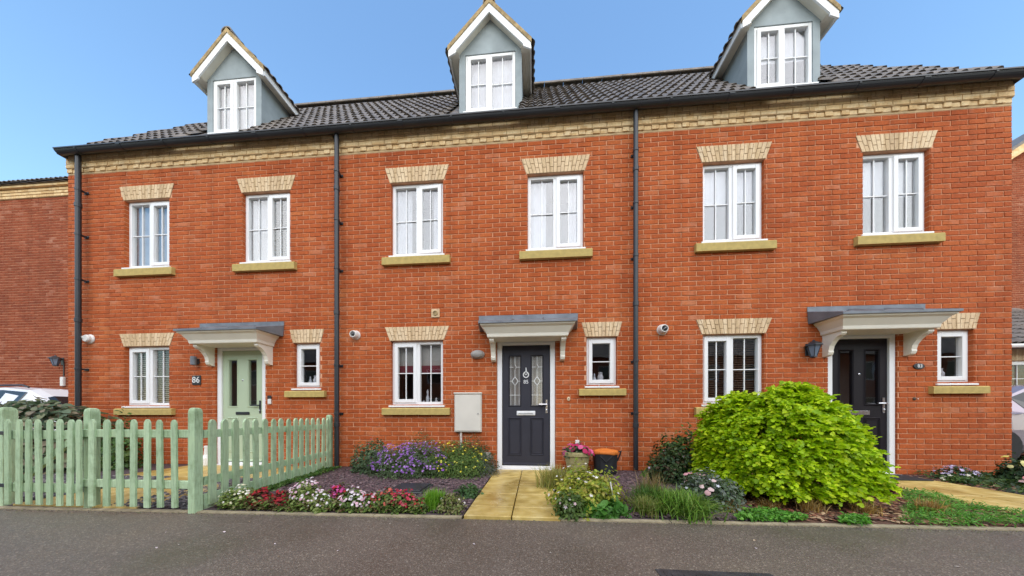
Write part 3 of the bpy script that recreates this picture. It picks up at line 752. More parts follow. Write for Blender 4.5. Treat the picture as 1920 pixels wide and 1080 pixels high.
def dormer(parent, xc, dress):
    """render cheeks and gable, barge boards, tiled roof, casement"""
    yf = .45
    yb = lambda z: EY + (z - EZ) / TP
    zb = 5.75
    wx0, wx1, wz0, wz1 = xc - .45, xc + .45, 6.27, 7.33
    m = MB(); gz = DA - .09
    sl = (DA - DE) / DW
    ztop = lambda dx: gz - sl * abs(dx)
    # front: frame of strips round the window, then gable
    def quad(x0, x1, z0, z1a, z1b): m.add([(x0, yf, z0), (x1, yf, z0), (x1, yf, z1b), (x0, yf, z1a)], [(0, 1, 2, 3)])
    quad(xc - DH, wx0, zb, ztop(-DH), ztop(-.45)); quad(wx1, xc + DH, zb, ztop(.45), ztop(DH)); quad(wx0, wx1, zb, wz0, wz0)
    m.add([(wx0, yf, wz1), (wx1, yf, wz1), (wx1, yf, ztop(.45)), (xc, yf, gz), (wx0, yf, ztop(.45))], [(0, 1, 2, 3, 4)])
    for s_ in (-1, 1):
        X = xc + s_ * DH; zt = ztop(DH)
        q = [(X, yf, zb), (X, yf, zt), (X, yb(zt) + .08, zt), (X, yf + .02, roof_z(yf) - .12)]
        m.add(q, [(0, 1, 2, 3) if s_ < 0 else (3, 2, 1, 0)])
    for (a, c) in (((wx0, wz0), (wx0, wz1)), ((wx1, wz1), (wx1, wz0)), ((wx0, wz1), (wx1, wz1)), ((wx1, wz0), (wx0, wz0))):
        m.add([(a[0], yf, a[1]), (c[0], yf, c[1]), (c[0], yf + .06, c[1]), (a[0], yf + .06, a[1])], [(0, 1, 2, 3)])
    d_ = m.build('dormer', 'render', parent)
    window(d_, wx0 + .004, wx1 - .004, wz0 + .004, wz1 - .004, yf + .012, 'L', 'glass', dress, part='window_frame', room='room_pale', mg=.05)
    MB().add([(xc - DH, -.10, 5.60), (xc + DH, -.10, 5.60), (xc + DH, yf + .001, 6.13), (xc - DH, yf + .001, 6.13)],
             [(0, 1, 2, 3)]).build('lead_apron', 'lead', d_)
    for s_ in (-1, 1):
        MB().add([(xc + s_ * DH, -.08, 5.60), (xc + s_ * DH, yf, 5.9), (xc + s_ * DH, yf, roof_z(yf)), (xc + s_ * DH, -.08, roof_z(-.08))], [(0, 1, 2, 3)]).build('lead_soaker', 'lead', d_)
    # roof deck, soffits and boards
    th = .05
    for s_ in (-1, 1):
        P = lambda dx, y_, dz: (xc + s_ * dx, y_, DA - sl * dx - dz)
        r_ = MB()
        e0, e1 = DW, 0.
        yE, yA = yb(DE) + .15, yb(DA) + .15
        r_.add([P(e0, DF + .012, .05), P(e1, DF + .012, .05), P(e1, yA, .05), P(e0, yE, .05), P(e0, DF + .012, .085), P(e1, DF + .012, .085), P(e1, yA, .085), P(e0, yE, .085)],
               [(0, 1, 2, 3), (7, 6, 5, 4), (0, 4, 5, 1), (3, 2, 6, 7), (0, 3, 7, 4)])
        r_.build('dormer_roof', 'bed', d_)
        # barge board along the verge with a boxed foot
        b_ = MB(); dep = .15
        b_.add([P(DW + .0, DF, .085), P(0, DF, .085), P(0, DF, .085 + dep), P(DW - .13, DF, .085 + dep), P(DW - .13, DF, .085 + dep + .035), P(DW + .0, DF, .085 + .11),
                P(DW + .0, DF + .024, .085), P(0, DF + .024, .085), P(0, DF + .024, .085 + dep), P(DW - .13, DF + .024, .085 + dep), P(DW - .13, DF + .024, .085 + dep + .035), P(DW + .0, DF + .024, .085 + .11)],
               [(0, 1, 2, 3, 4, 5), (11, 10, 9, 8, 7, 6), (0, 6, 7, 1), (2, 8, 9, 3), (3, 9, 10, 4), (4, 10, 11, 5), (5, 11, 6, 0)])
        b_.build('barge_board', 'upvc', d_)
        # soffit under the verge overhang and along the side eave, fascia along the side
        so = MB()
        so.add([P(0, DF + .024, .20), P(DW - .12, DF + .024, .20), P(DW - .12, yf + .005, .20), P(0, yf + .005, .20)], [(0, 1, 2, 3)])
        X0, X1 = DH - .01, DW - .008; zs = DE - .10
        so.add([(xc + s_ * X0, DF + .03, zs), (xc + s_ * X1, DF + .03, zs), (xc + s_ * X1, yb(zs) + .1, zs), (xc + s_ * X0, yb(zs) + .1, zs)], [(0, 1, 2, 3)])
        so.build('soffit', 'cream', d_)
        fa = MB(); fx0, fx1 = sorted((xc + s_ * (DW - .012), xc + s_ * (DW + .010)))
        fa.prism([(DF + .026, DE - .17), (DF + .026, DE - .03), (yb(DE - .03) + .1, DE - .03), (yb(DE - .17) + .1, DE - .17)], fx0, fx1, 'x'); fa.build('fascia', 'upvc', d_)
        bd = MB()
        bd.add([P(DW + .015, DF - .012, .0), P(0, DF - .012, .0), P(0, DF - .012, .084), P(DW + .015, DF - .012, .084), P(DW + .015, DF + .02, .0), P(0, DF + .02, .0), P(0, DF + .02, .084), P(DW + .015, DF + .02, .084)],
               [(0, 1, 2, 3), (3, 2, 6, 7), (4, 5, 1, 0), (0, 3, 7, 4)]); bd.build('verge_bed', 'bed', d_)
        # tiles
        W = DW * math.hypot(1, sl); ln = math.hypot(1, sl); rows = 3; gg = (W + .06) / rows
        ux, uz = -s_ / ln, sl / ln
        for rr in range(rows):
            d0 = -.05 + rr * gg; dx = DW - d0 / ln
            yend = yb(DA - sl * (dx - .2)) + .12; k = 0
            while DF - .008 + k * .27 < yend:
                y0_ = DF - .008 + k * .27
                o = place('roof_tile', random.choice(_tm), (0, 0, 0), d_)
                # local axes: x across the slope (along +-y), y up the slope, z normal
                yax = Vector((ux, 0, uz)); xax = Vector((0, 1, 0)) if s_ > 0 else Vector((0, -1, 0))
                zax = xax.cross(yax)
                base = Vector((xc + s_ * dx, y0_ if s_ > 0 else y0_ + .27, DA - sl * dx - .045))
                mt = Matrix((xax, yax, zax)).transposed()
                o.location = base - ORI[d_.name]; o.rotation_euler = mt.to_euler(); o.scale = (.90, gg * 1.12 / .40, 1); k += 1
    k = 0
    while DF - .03 + k * .33 < yb(DA) + .1:
        y0_ = DF - .014 + k * .33
        c = MB(); pts = [(xc + .11 * math.cos(t), DA - .075 + .095 * math.sin(t)) for t in np.linspace(R(-8), R(188), 9)]
        inn = [(xc + .095 * math.cos(t), DA - .085 + .085 * math.sin(t)) for t in np.linspace(R(188), R(-8), 9)]
        c.prism(pts + inn, y0_, y0_ + .325); c.build('ridge_tile', 'tile', d_); k += 1
    return d_
def gutter_run(parent, x0, x1):
    gy, gz, r_ = -.155, 5.578, .064
    m = MB(); pts = [(gy + r_ * math.cos(t), gz + r_ * math.sin(t) * 1.05) for t in np.linspace(R(180), R(360), 11)]
    inn = [(gy + (r_ - .005) * math.cos(t), gz + (r_ - .005) * math.sin(t) * 1.05) for t in np.linspace(R(360), R(180), 11)]
    lip = [(gy - r_ - .008, gz), (gy - r_ - .008, gz - .012)]
    m.prism(pts + inn, x0, x1, 'x'); m.box(x0, x1, gy - r_ - .008, gy - r_ + .0, gz - .014, gz + .004)
    go = m.build('gutter', 'black', parent)
    n = max(2, int((x1 - x0) / .82))
    for i in range(n):
        xx = x0 + (i + .5) * (x1 - x0) / n
        wide = .03 if i % 3 != 1 else .075; rr = r_ + .007
        b_ = MB(); P = [(gy + rr * math.cos(t), gz + rr * math.sin(t) * 1.05) for t in np.linspace(R(180), R(360), 9)]
        I = [(gy + (rr - .006) * math.cos(t), gz + (rr - .006) * math.sin(t) * 1.05) for t in np.linspace(R(360), R(180), 9)]
        b_.prism(P + I, xx - wide / 2, xx + wide / 2, 'x'); b_.build('gutter_bracket', 'black', go)
    return go
def downpipe(parent, xp):
    r_ = .036; y_ = -.105
    m = MB(); m.tube([(xp, y_, 5.53), (xp, y_, 5.34), (xp, y_, .06)], r_, 12)
    dp = m.build('downpipe', 'black', parent, smooth=False)
    for zz in (4.60, 2.55, .70):
        c = MB(); c.lathe([(r_ + .002, 0), (r_ + .008, .004), (r_ + .008, .07), (r_ + .002, .075)], (xp, y_, zz), 12); c.build('pipe_collar', 'black', dp)
    for zz in (4.9, 4.1, 3.3, 1.7, .9):
        c = MB(); c.box(xp - .042, xp + .042, -.012, .0, zz, zz + .04); c.lathe([(r_ + .004, 0), (r_ + .006, .003), (r_ + .006, .037), (r_ + .004, .04)], (xp, y_, zz), 12); c.box(xp - .02, xp + .02, y_, -.004, zz + .008, zz + .032); c.build('pipe_clip', 'black', dp)

# ------------------------------------------------------------------ the three houses
TOP = Z0 + 70 * COURSE                                  # top of the red brickwork, 5.28
HOUSES = [
    dict(x0=-8.506, x1=-3.36, w=(-7.35, -5.06), door=(-5.557, -4.634), sm=-4.105, pipe=(-8.11,), style='sage', dorm=-5.72,
         d1=('nets', 'mixed'), dg='greyslats', dd='nets', label='red brick terraced house with a sage green front door behind the picket fence'),
    dict(x0=-3.36, x1=1.58, w=(-2.385, -.115), door=(-.604, .327), sm=.815, pipe=(-3.255,), style='charcoal', dorm=-.785,
         d1=('pair', 'pair'), dg='roman', dd='nets', label='red brick terraced house with charcoal front door and leaded door glass'),
    dict(x0=1.58, x1=6.739, w=(2.565, 4.805), door=(4.339, 5.264), sm=5.79, pipe=(1.535,), style='black', dorm=4.08,
         d1=('half', 'half'), dg='slats', dd='half', label='red brick terraced house with black front door half hidden by the lime green shrub'),
]
def shrub_hide(px, py): return (1310 < px < 1690 and py > 735) or (650 < px < 920 and py > 830) or py > 900
for hi, H in enumerate(HOUSES):
    x0, x1 = H['x0'], H['x1']
    h = thing('terraced_house', H['label'], 'house', ((x0 + x1) / 2, 3, 0), 'houses of the brick terrace')
    W1 = .89; sw = .475
    holes, bh = [], []
    def opening(a, b_, z0, z1): holes.append((a, b_, z0, z1)); bh.append((z0, z1, a, a, b_, b_))
    zw0, zw1 = 3.545, Z0 + 63 * COURSE; zg0, zg1 = 1.06, Z0 + 28 * COURSE
    for a in H['w']: opening(a, a + W1, zw0, zw1)
    opening(H['w'][0], H['w'][0] + W1, zg0, zg1); opening(H['sm'], H['sm'] + sw, 1.355, zg1); opening(H['door'][0] - .008, H['door'][1] + .008, -.05, 2.10)
    lint = []
    for a in H['w']: lint.append((a - .015, a + W1 + .015, a - .10, a + W1 + .10, zw1, Z0 + 66 * COURSE + .02, 17))
    lint.append((H['w'][0] - .015, H['w'][0] + W1 + .015, H['w'][0] - .10, H['w'][0] + W1 + .10, zg1, Z0 + 31 * COURSE, 17))
    lint.append((H['sm'] - .015, H['sm'] + sw + .015, H['sm'] - .075, H['sm'] + sw + .075, zg1, Z0 + 31 * COURSE, 10))
    for (a, b_, c, d_, z0, z1, n) in lint: bh.append((z0, z1, a, c, b_, d_))
    wl = slab_with_holes('wall', 'mortar', h, x0, x1, -.25, 5.62, .004, .10, holes)
    lay_bricks(wl, x0 + .0, x1 - .0 if hi == 2 else x1 - .001, TOP, bh, 0., shrub_hide)
    # brick returns inside the openings are the slab; side and back walls
    sd = MB(); sd.box(x0, x1, 4.55, 4.65, -.25, 5.5)
    if hi == 0: sd.prism([(.10, -.25), (.10, 5.5), (4.55, 5.5), (4.55, -.25)], x0 + .004, x0 + .12, 'x')
    if hi == 2: sd.prism([(.10, -.25), (.10, 5.5), (4.55, 5.5), (4.55, -.25)], x1 - .12, x1 - .004, 'x')
    sd.build('side_wall', 'brick', h)
    for (a, b_, z0, z1) in holes:
        rv = MB(); r_ = int((z0 - Z0) / COURSE) - 1
        while Z0 + r_ * COURSE < z1:
            zb, zt = max(Z0 + r_ * COURSE, z0 + .002), min(Z0 + r_ * COURSE + .065, z1 - .002); r_ += 1
            if zt - zb < .01 or zb < 0: continue
            for xs_, sg in ((a, 1), (b_, -1)):
                u0, u1 = sorted((xs_ - sg * .002, xs_ + sg * .0035)); rv.box(u0, u1, .001, .099, zb, zt)
        stuff(rv.build('reveal_bricks', 'brick', wl))
    for l in lint: lintel(h, *l)
    for a in H['w']: stone_sill(h, a - .125, a + W1 + .125, 3.37, 3.503)
    stone_sill(h, H['w'][0] - .125, H['w'][0] + W1 + .125, .90, 1.018); stone_sill(h, H['sm'] - .12, H['sm'] + sw + .12, 1.20, 1.312)
    # cornice: dentil course of projecting headers under three stretcher courses
    cb = MB().box(x0, x1, -.022, .003, TOP + .10, 5.655); cn = cb.build('cornice', 'buff_mortar', h)
    MB().box(x0, x1, -.0005, .0035, TOP, TOP + .10).build('cornice_bed', 'buff_mortar', cn)
    hx = x0 + .004; k = 0
    while hx < x1 - .05:
        w = min(.1025, x1 - hx - .004); m = MB(); y_ = -.019 if k % 2 == 0 else -.009
        slant_brick(m, hx, hx + w, hx, hx + w, TOP + .033, TOP + .098, y_ + .004, .03, .003); m.build('cornice_brick', 'buff', cn); hx += .1125; k += 1
    for r_ in range(3):
        zz = TOP + .108 + r_ * COURSE; off = (r_ % 2) * BRICK / 2; n0 = math.floor((x0 - off) / BRICK)
        while n0 * BRICK + off < x1:
            a = max(n0 * BRICK + off + .0055, x0 + .002); c = min((n0 + 1) * BRICK + off - .0055, x1 - .002); n0 += 1
            if c - a < .03: continue
            m = MB(); slant_brick(m, a, c, a, c, zz, zz + .065, -.028 + random.uniform(-.001, .001), .012, .003); m.build('cornice_brick', 'buff', cn)
    MB().box(x0, x1, -.075, .0, 5.66, 5.672).build('eaves_board', 'black', h)
    # windows, door, canopy
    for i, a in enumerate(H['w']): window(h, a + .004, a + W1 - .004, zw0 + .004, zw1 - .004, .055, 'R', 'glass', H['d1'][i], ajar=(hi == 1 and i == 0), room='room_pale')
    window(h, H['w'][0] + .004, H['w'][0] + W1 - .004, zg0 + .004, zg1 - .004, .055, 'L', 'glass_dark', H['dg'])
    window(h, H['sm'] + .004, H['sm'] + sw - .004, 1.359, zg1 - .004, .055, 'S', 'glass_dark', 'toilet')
    front_door(h, *H['door'], 2.095, H['style']); canopy(h, sum(H['door']) / 2 + .03)
    # roof
    e0, e1 = (EL if hi == 0 else x0), (ER if hi == 2 else x1)
    rf = MB(); hl, hr = e0 + HIPL * (hi == 0), e1 - HIPR * (hi == 2); yB = 2 * RY - EY
    xd = H['dorm']; ya = 1.0; xa, xb = xd - DH, xd + DH; zl = EZ - .01
    rf.add([(e0, EY, EZ), (xa, EY, EZ), (xa, RY, RZ), (hl, RY, RZ), (xb, EY, EZ), (e1, EY, EZ), (hr, RY, RZ), (xb, RY, RZ), (xa, ya, roof_z(ya)), (xb, ya, roof_z(ya)), (e0, yB, EZ), (e1, yB, EZ),
            (e0, EY, zl), (xa, EY, zl), (xb, EY, zl), (e1, EY, zl), (e0, yB, zl), (e1, yB, zl)],
           [(0, 1, 8, 2, 3), (4, 5, 6, 7, 9), (8, 9, 7, 2), (3, 2, 7, 6, 11, 10), (0, 3, 10), (5, 11, 6), (0, 12, 13, 1), (4, 14, 15, 5), (10, 11, 17, 16), (0, 10, 16, 12), (5, 15, 17, 11)])
    roof = rf.build('roof', 'tile', h)
    lay_tiles(roof, e0, e1, lambda X, Y: abs(X - xd) < DH + .02 and roof_z(Y) < DE + .35 - (abs(X - xd)) * .9)
    n = max(1, round((hr - hl) / .45)); w = (hr - hl) / n
    for k in range(n):
        c = MB(); pts = [(RY + .13 * math.cos(t), RZ + .0 + .10 * math.sin(t)) for t in np.linspace(R(-5), R(185), 9)]; inn = [(RY + .115 * math.cos(t), RZ - .01 + .09 * math.sin(t)) for t in np.linspace(R(185), R(-5), 9)]
        c.prism(pts + inn, hl + k * w + .003, hl + (k + 1) * w - .003, 'x'); c.build('ridge_tile', 'tile', roof)
    dormer(h, xd, H['dd'])
    g0, g1 = (x0 + .10 if hi == 0 else x0 + .001), (x1 - .06 if hi == 2 else x1 - .001)
    gutter_run(h, g0, g1)
    for xp in H['pipe']: downpipe(h, xp)
    if hi == 1:      # mortar mend at the foot of the wall by the door
        MB().cbox(-.86, -.70, -.012, .0, .18, .30, .012).build('render_patch', 'oldwhite', h)

# ------------------------------------------------------------------ neighbouring buildings
def lantern(x, y, z, label, out=.16, sc=1.0, group='wall lanterns'):
    t = thing('wall_lantern', label, 'lantern', (x, y, z), group)
    a = MB(); a.cbox(x - .04 * sc, x + .04 * sc, y - .014, y - .001, z + .02 * sc, z + .2 * sc, .004); a.tube([(x, y - .012, z + .16 * sc), (x, y - .06 * sc, z + .19 * sc), (x, y - out * .7, z + .2 * sc)], .012 * sc, 6); a.build('bracket', 'black', t)
    c = (x, y - out * .75, z)
    b = MB(); b.lathe([(.035 * sc, .0), (.078 * sc, .15 * sc)], c, 6); b.build('glass_body', 'lampglass', t)
    b = MB(); b.lathe([(.105 * sc, .15 * sc), (.10 * sc, .165 * sc), (.045 * sc, .205 * sc), (.02 * sc, .215 * sc), (.008 * sc, .24 * sc)], c, 6); b.build('cap', 'black', t)
    b = MB(); b.lathe([(.012 * sc, -.03 * sc), (.045 * sc, -.015 * sc), (.04 * sc, .003 * sc)], c, 6); b.build('base', 'black', t)
    b = MB()
    for k in range(6):
        an = 2 * math.pi * k / 6; b.tube([(c[0] + .037 * sc * math.cos(an), c[1] + .037 * sc * math.sin(an), z), (c[0] + .08 * sc * math.cos(an), c[1] + .08 * sc * math.sin(an), z + .15 * sc)], .005 * sc, 4)
    b.build('cage', 'black', t)
    return t
NY = 2.5
nb = thing('neighbour_house', 'taller red brick house with pale cornice beyond the white car', 'house', (-17, NY + 3, 0), 'houses beyond the terrace')
NT = Z0 + 94 * COURSE
wl = MB().box(-25, -10.2, NY + .004, NY + .2, -.27, NT + .3).build('wall', 'mortar', nb)
lay_bricks(wl, -25, -10.2, NT, [], NY, mat='brick_dark')
cn = MB().box(-25, -10.2, NY - .02, NY + .003, NT, NT + .29).build('cornice', 'buff_mortar', nb)
for r_ in range(3):
    for k in range(40):
        a = -20.5 + k * BRICK + (r_ % 2) * .11
        m = MB(); slant_brick(m, a, a + BRICK - .01, a, a + BRICK - .01, NT + .01 + r_ * COURSE, NT + .075 + r_ * COURSE, NY - .03 - .012 * r_, .03, .003); m.build('cornice_brick', 'buff', cn)
MB().box(-25, -10.2, NY - .12, NY, NT + .245, NT + .30).build('eaves_board', 'buff', nb)
MB().box(-25, -10.2, NY + .2, NY + 7, -.27, NT + .1).build('side_wall', 'brick', nb)
rf = MB(); rf.add([(-25.1, NY - .16, NT + .305), (-10.1, NY - .16, NT + .305), (-10.1, NY + 3.6, NT + 3.0), (-25.1, NY + 3.6, NT + 3.0), (-25.1, NY + 7.2, NT + .3), (-10.1, NY + 7.2, NT + .3)], [(0, 1, 2, 3), (3, 2, 5, 4), (0, 4, 5, 1)])
rf = rf.build('roof', 'tile', nb); an = math.atan(2.7 / 3.76)
for r_ in range(3):
    for k in range(34):
        o = place('roof_tile', random.choice(_tm), (-20.5 + k * .3, NY - .2 + r_ * GAUGE * math.cos(an), NT + .31 + r_ * GAUGE * math.sin(an)), rf, (an, 0, 0))
lx, lz = on_wall(118, 678, NY); lantern(lx, NY, lz - .12, 'black wall lantern on the neighbouring house by the white car', .17, 1.15)
lx, lz = on_wall(121, 715, NY)
t = thing('alarm_box', 'slim white box on the neighbouring house wall below its lantern', 'box', (lx, NY, lz - .15)); MB().cbox(lx - .05, lx + .05, NY - .06, NY - .001, lz - .14, lz + .12, .01).build('cover', 'white', t); MB().box(lx - .012, lx + .012, NY - .02, NY - .001, lz + .12, lz + .55).build('conduit', 'black', t)

# right: a gabled house far back and a tiled garage in front of it
rb = thing('neighbour_house', 'dark red brick house with a sloping gable verge beyond the terrace end', 'house', (20, 8, 0), 'houses beyond the terrace')
gy = 6.4; ap = (19.0, 11.75); sl_ = .65; xl, xr = 12.9, 25.1
wl = MB(); wl.prism([(xl, -.27), (xl, ap[1] - sl_ * (ap[0] - xl)), ap, (xr, ap[1] - sl_ * (xr - ap[0])), (xr, -.27)], gy + .004, gy + 6); wl = wl.build('wall', 'mortar', rb)
lay_bricks(wl, xl, xr, 11.7, [], gy, topfn=lambda x_: ap[1] - sl_ * abs(x_ - ap[0]) - .05, mat='brick_dark')
for s_ in (-1, 1):
    m = MB(); e = xl - .3 if s_ < 0 else xr + .3; ez = ap[1] - sl_ * abs(e - ap[0])
    m.add([(e, gy - .25, ez + .12), (ap[0], gy - .25, ap[1] + .12), (ap[0], gy + 6.2, ap[1] + .12), (e, gy + 6.2, ez + .12), (e, gy - .25, ez + .02), (ap[0], gy - .25, ap[1] + .02), (ap[0], gy + 6.2, ap[1] + .02), (e, gy + 6.2, ez + .02)],
          [(0, 1, 2, 3), (7, 6, 5, 4), (0, 4, 5, 1), (3, 2, 6, 7), (0, 3, 7, 4)]); m.build('roof', 'tile', rb)
    m = MB(); m.add([(e, gy - .24, ez + .02), (ap[0], gy - .24, ap[1] + .02), (ap[0], gy - .24, ap[1] - .26), (e, gy - .24, ez - .26), (e, gy + .0, ez + .02), (ap[0], gy + .0, ap[1] + .02), (ap[0], gy + .0, ap[1] - .26), (e, gy + .0, ez - .26)],
          [(0, 1, 2, 3), (3, 2, 6, 7), (7, 6, 5, 4)]); m.build('barge_board', 'buff', rb)
gr = thing('garage', 'low brick garage with dark tiled roof behind the silver car', 'garage', (13, 5, 0))
gy = 3.4; x0g, x1g = 10.2, 15.5
wl = slab_with_holes('wall', 'mortar', gr, x0g, x1g, -.27, 2.62, gy + .004, gy + .2, [(11.55, 12.9, 1.36, 2.24)])
lay_bricks(wl, x0g, x1g, 2.55, [(1.36, 2.24, 11.55, 11.55, 12.9, 12.9), (2.24, 2.56, 11.45, 11.45, 13.0, 13.0)], gy)
lo = MB().box(11.45, 13.0, gy - .002, gy + .003, 2.24, 2.56).build('lintel', 'lintel_mortar', gr)
for k in range(20):
    m = MB(); a = 11.45 + k * .0775; slant_brick(m, a + .004, a + .0735, a + .004, a + .0735, 2.245, 2.555, gy - .008, .006, .002); m.build('lintel_brick', 'buff_pale', lo)
window(gr, 11.554, 12.896, 1.364, 2.236, gy + .05, 'L', 'glass_dark', 'slats')
MB().box(x0g, x1g, gy + .2, gy + 2.8, -.27, 2.6).build('side_wall', 'brick', gr)
rf = MB().add([(x0g - .1, gy - .3, 2.6), (x1g + .1, gy - .3, 2.6), (x1g + .1, gy + 2.6, 4.4), (x0g - .1, gy + 2.6, 4.4), (x0g - .1, gy - .3, 2.52), (x1g + .1, gy - .3, 2.52), (x1g + .1, gy + 2.8, 2.52), (x0g - .1, gy + 2.8, 2.52)],
              [(0, 1, 2, 3), (0, 4, 5, 1), (4, 7, 6, 5), (3, 2, 6, 7), (0, 3, 7, 4), (1, 5, 6, 2)]).build('roof', 'tile', gr); an = math.atan(1.8 / 2.9)
for r_ in range(9):
    for k in range(18):
        place('roof_tile', random.choice(_tm), (x0g - .08 + k * .3, gy - .36 + r_ * GAUGE * math.cos(an), 2.585 + r_ * GAUGE * math.sin(an)), rf, (an, 0, 0))
m = MB(); m.tube([(x0g - .1, gy - .36, 2.53), (x1g + .1, gy - .36, 2.53)], .05, 8); m.build('gutter', 'white', gr)

# ------------------------------------------------------------------ cars
def car(label, loc, rotz, paint, rails=False):
    """five-door hatchback lofted from cross sections; local x forward"""
    t = thing('parked_car', label, 'car', loc, 'cars parked beside the terrace', rotz)
    #        x     belt   roof   halfw  roofhalf
    S = [(-2.05, .62, .66, .70, .62), (-2.0, .86, .98, .78, .62), (-1.85, .93, 1.18, .83, .58), (-1.45, .95, 1.42, .86, .58), (-.8, .95, 1.50, .88, .60), (-.1, .95, 1.52, .88, .60),
         (.45, .94, 1.47, .88, .58), (.80, .93, 1.30, .88, .58), (1.10, .92, 1.06, .87, .62), (1.32, .90, .945, .86, .66), (1.75, .80, .86, .83, .62), (2.0, .66, .72, .76, .55), (2.10, .50, .54, .66, .50)]
    V = []; F = []; n = 12
    for (x_, zb, zr, hw, rw) in S:
        zl = .24 if abs(x_) < 1.9 else .34
        half = [(hw * .90, zl), (hw, zl + .12), (hw + .01, (zl + zb) / 2 + .05), (hw - .02, zb), (rw + .015, zr - .035), (rw - .12, zr)]
        V += [(x_, y_, z_) for y_, z_ in half] + [(x_, -y_, z_) for y_, z_ in half[::-1]]
    for i in range(len(S) - 1):
        for k in range(n): F.append((i * n + k, (i + 1) * n + k, (i + 1) * n + (k + 1) % n, i * n + (k + 1) % n))
    F += [tuple(range(n)), tuple(range((len(S) - 1) * n + n - 1, (len(S) - 1) * n - 1, -1))]
    body = MB(); body.add(V, F); bo = body.build('body', paint, t, smooth=False)
    at = lambda i, k: Vector(V[i * n + k])
    def glasspanel(i0, i1, s_, a=.07, c=.90, name='side_window'):
        m = MB(); ks = (3, 4) if s_ > 0 else (8, 7)
        up, lo = [], []
        for i in range(i0, i1 + 1):
            p, q = at(i, ks[0]), at(i, ks[1]); o = Vector((0, .006 * s_, .003)); lo.append(p.lerp(q, a) + o); up.append(p.lerp(q, c) + o)
        m.add(lo + up, [(j, j + 1, j + 1 + len(lo), j + len(lo)) for j in range(len(lo) - 1)]); m.build(name, 'carglass', bo)
    for s_ in (1, -1):
        glasspanel(3, 4, s_); glasspanel(4, 5, s_); glasspanel(5, 7, s_)
        for xx in (-.82, -.08):
            MB().box(xx - .025, xx + .025, s_ * .80 - .1, s_ * .80 + .098, .93, 1.0).build('pillar', 'black', bo)
        for xx in (-.72, .25):
            yy = s_ * .885; MB().cbox(xx - .09, xx + .09, min(yy, yy + s_ * .02), max(yy, yy + s_ * .02), .84, .87, .006).build('door_handle', paint, bo)
        m = MB(); m.lathe([(.02, 0), (.09, .03), (.10, .08), (.06, .13), (.01, .14)], (.85, s_ * .97, .93), 10, sx=.6); m.build('wing_mirror', paint, bo)
        if rails:
            m = MB(); m.tube([(-1.3, s_ * .60, 1.47), (-1.2, s_ * .60, 1.53), (.3, s_ * .60, 1.54), (.45, s_ * .60, 1.49)], .018, 6); m.build('roof_rail', 'black', bo)
    for (i0, i1, nm) in ((7, 9, 'windscreen'), (2, 3, 'rear_window')):
        m = MB(); m.add([at(i0, 4) + Vector((0, -.05, .012)), at(i1, 4) + Vector((0, -.05, .012)), at(i1, 7) + Vector((0, .05, .012)), at(i0, 7) + Vector((0, .05, .012)),
                         at(i0, 5) + Vector((0, 0, .012)), at(i1, 5) + Vector((0, 0, .012)), at(i1, 6) + Vector((0, 0, .012)), at(i0, 6) + Vector((0, 0, .012))], [(0, 1, 5, 4), (4, 5, 6, 7), (7, 6, 2, 3)]); m.build(nm, 'carglass', bo)
    for xx in (-1.28, 1.28):
        for s_ in (1, -1):
            w_ = MB(); prof = [(.20, -.10), (.30, -.10), (.325, -.07), (.325, .07), (.30, .10), (.20, .10)]
            w_.lathe(prof, (xx, s_ * .80, .325), 20, 'y'); wo = w_.build('wheel', 'rubber', t)
            r_ = MB(); r_.lathe([(.20, -.02), (.195, .095), (.06, .075), (.03, .09)] if s_ < 0 else [(.03, -.09), (.06, -.075), (.195, -.095), (.20, .02)], (xx, s_ * .80, .325), 20, 'y'); r_.build('rim', 'chrome', wo)
    for s_ in (1, -1):
        MB().cbox(-2.06, -1.93, s_ * .66 - .09, s_ * .66 + .09, .72, .90, .02).build('tail_lamp', 'lamp_red', t)
        MB().cbox(1.86, 2.02, s_ * .60 - .12, s_ * .60 + .12, .60, .72, .02).build('headlight', 'lamp_clear', t)
    MB().cbox(-2.09, -2.045, -.26, .26, .42, .53, .005).build('number_plate', 'orange' if False else 'white', t)
    MB().cbox(-2.0, 2.05, -.80, .80, .20, .30, .03).build('underbody', 'black', t)
    return t
car('white hatchback parked behind the hedge and green picket fence', (-11.1, 1.25, -.004), 0, 'carwhite', True)
car('silver mauve hatchback parked in front of the low garage', (9.8, 2.2, -.004), R(180), 'carsilver')

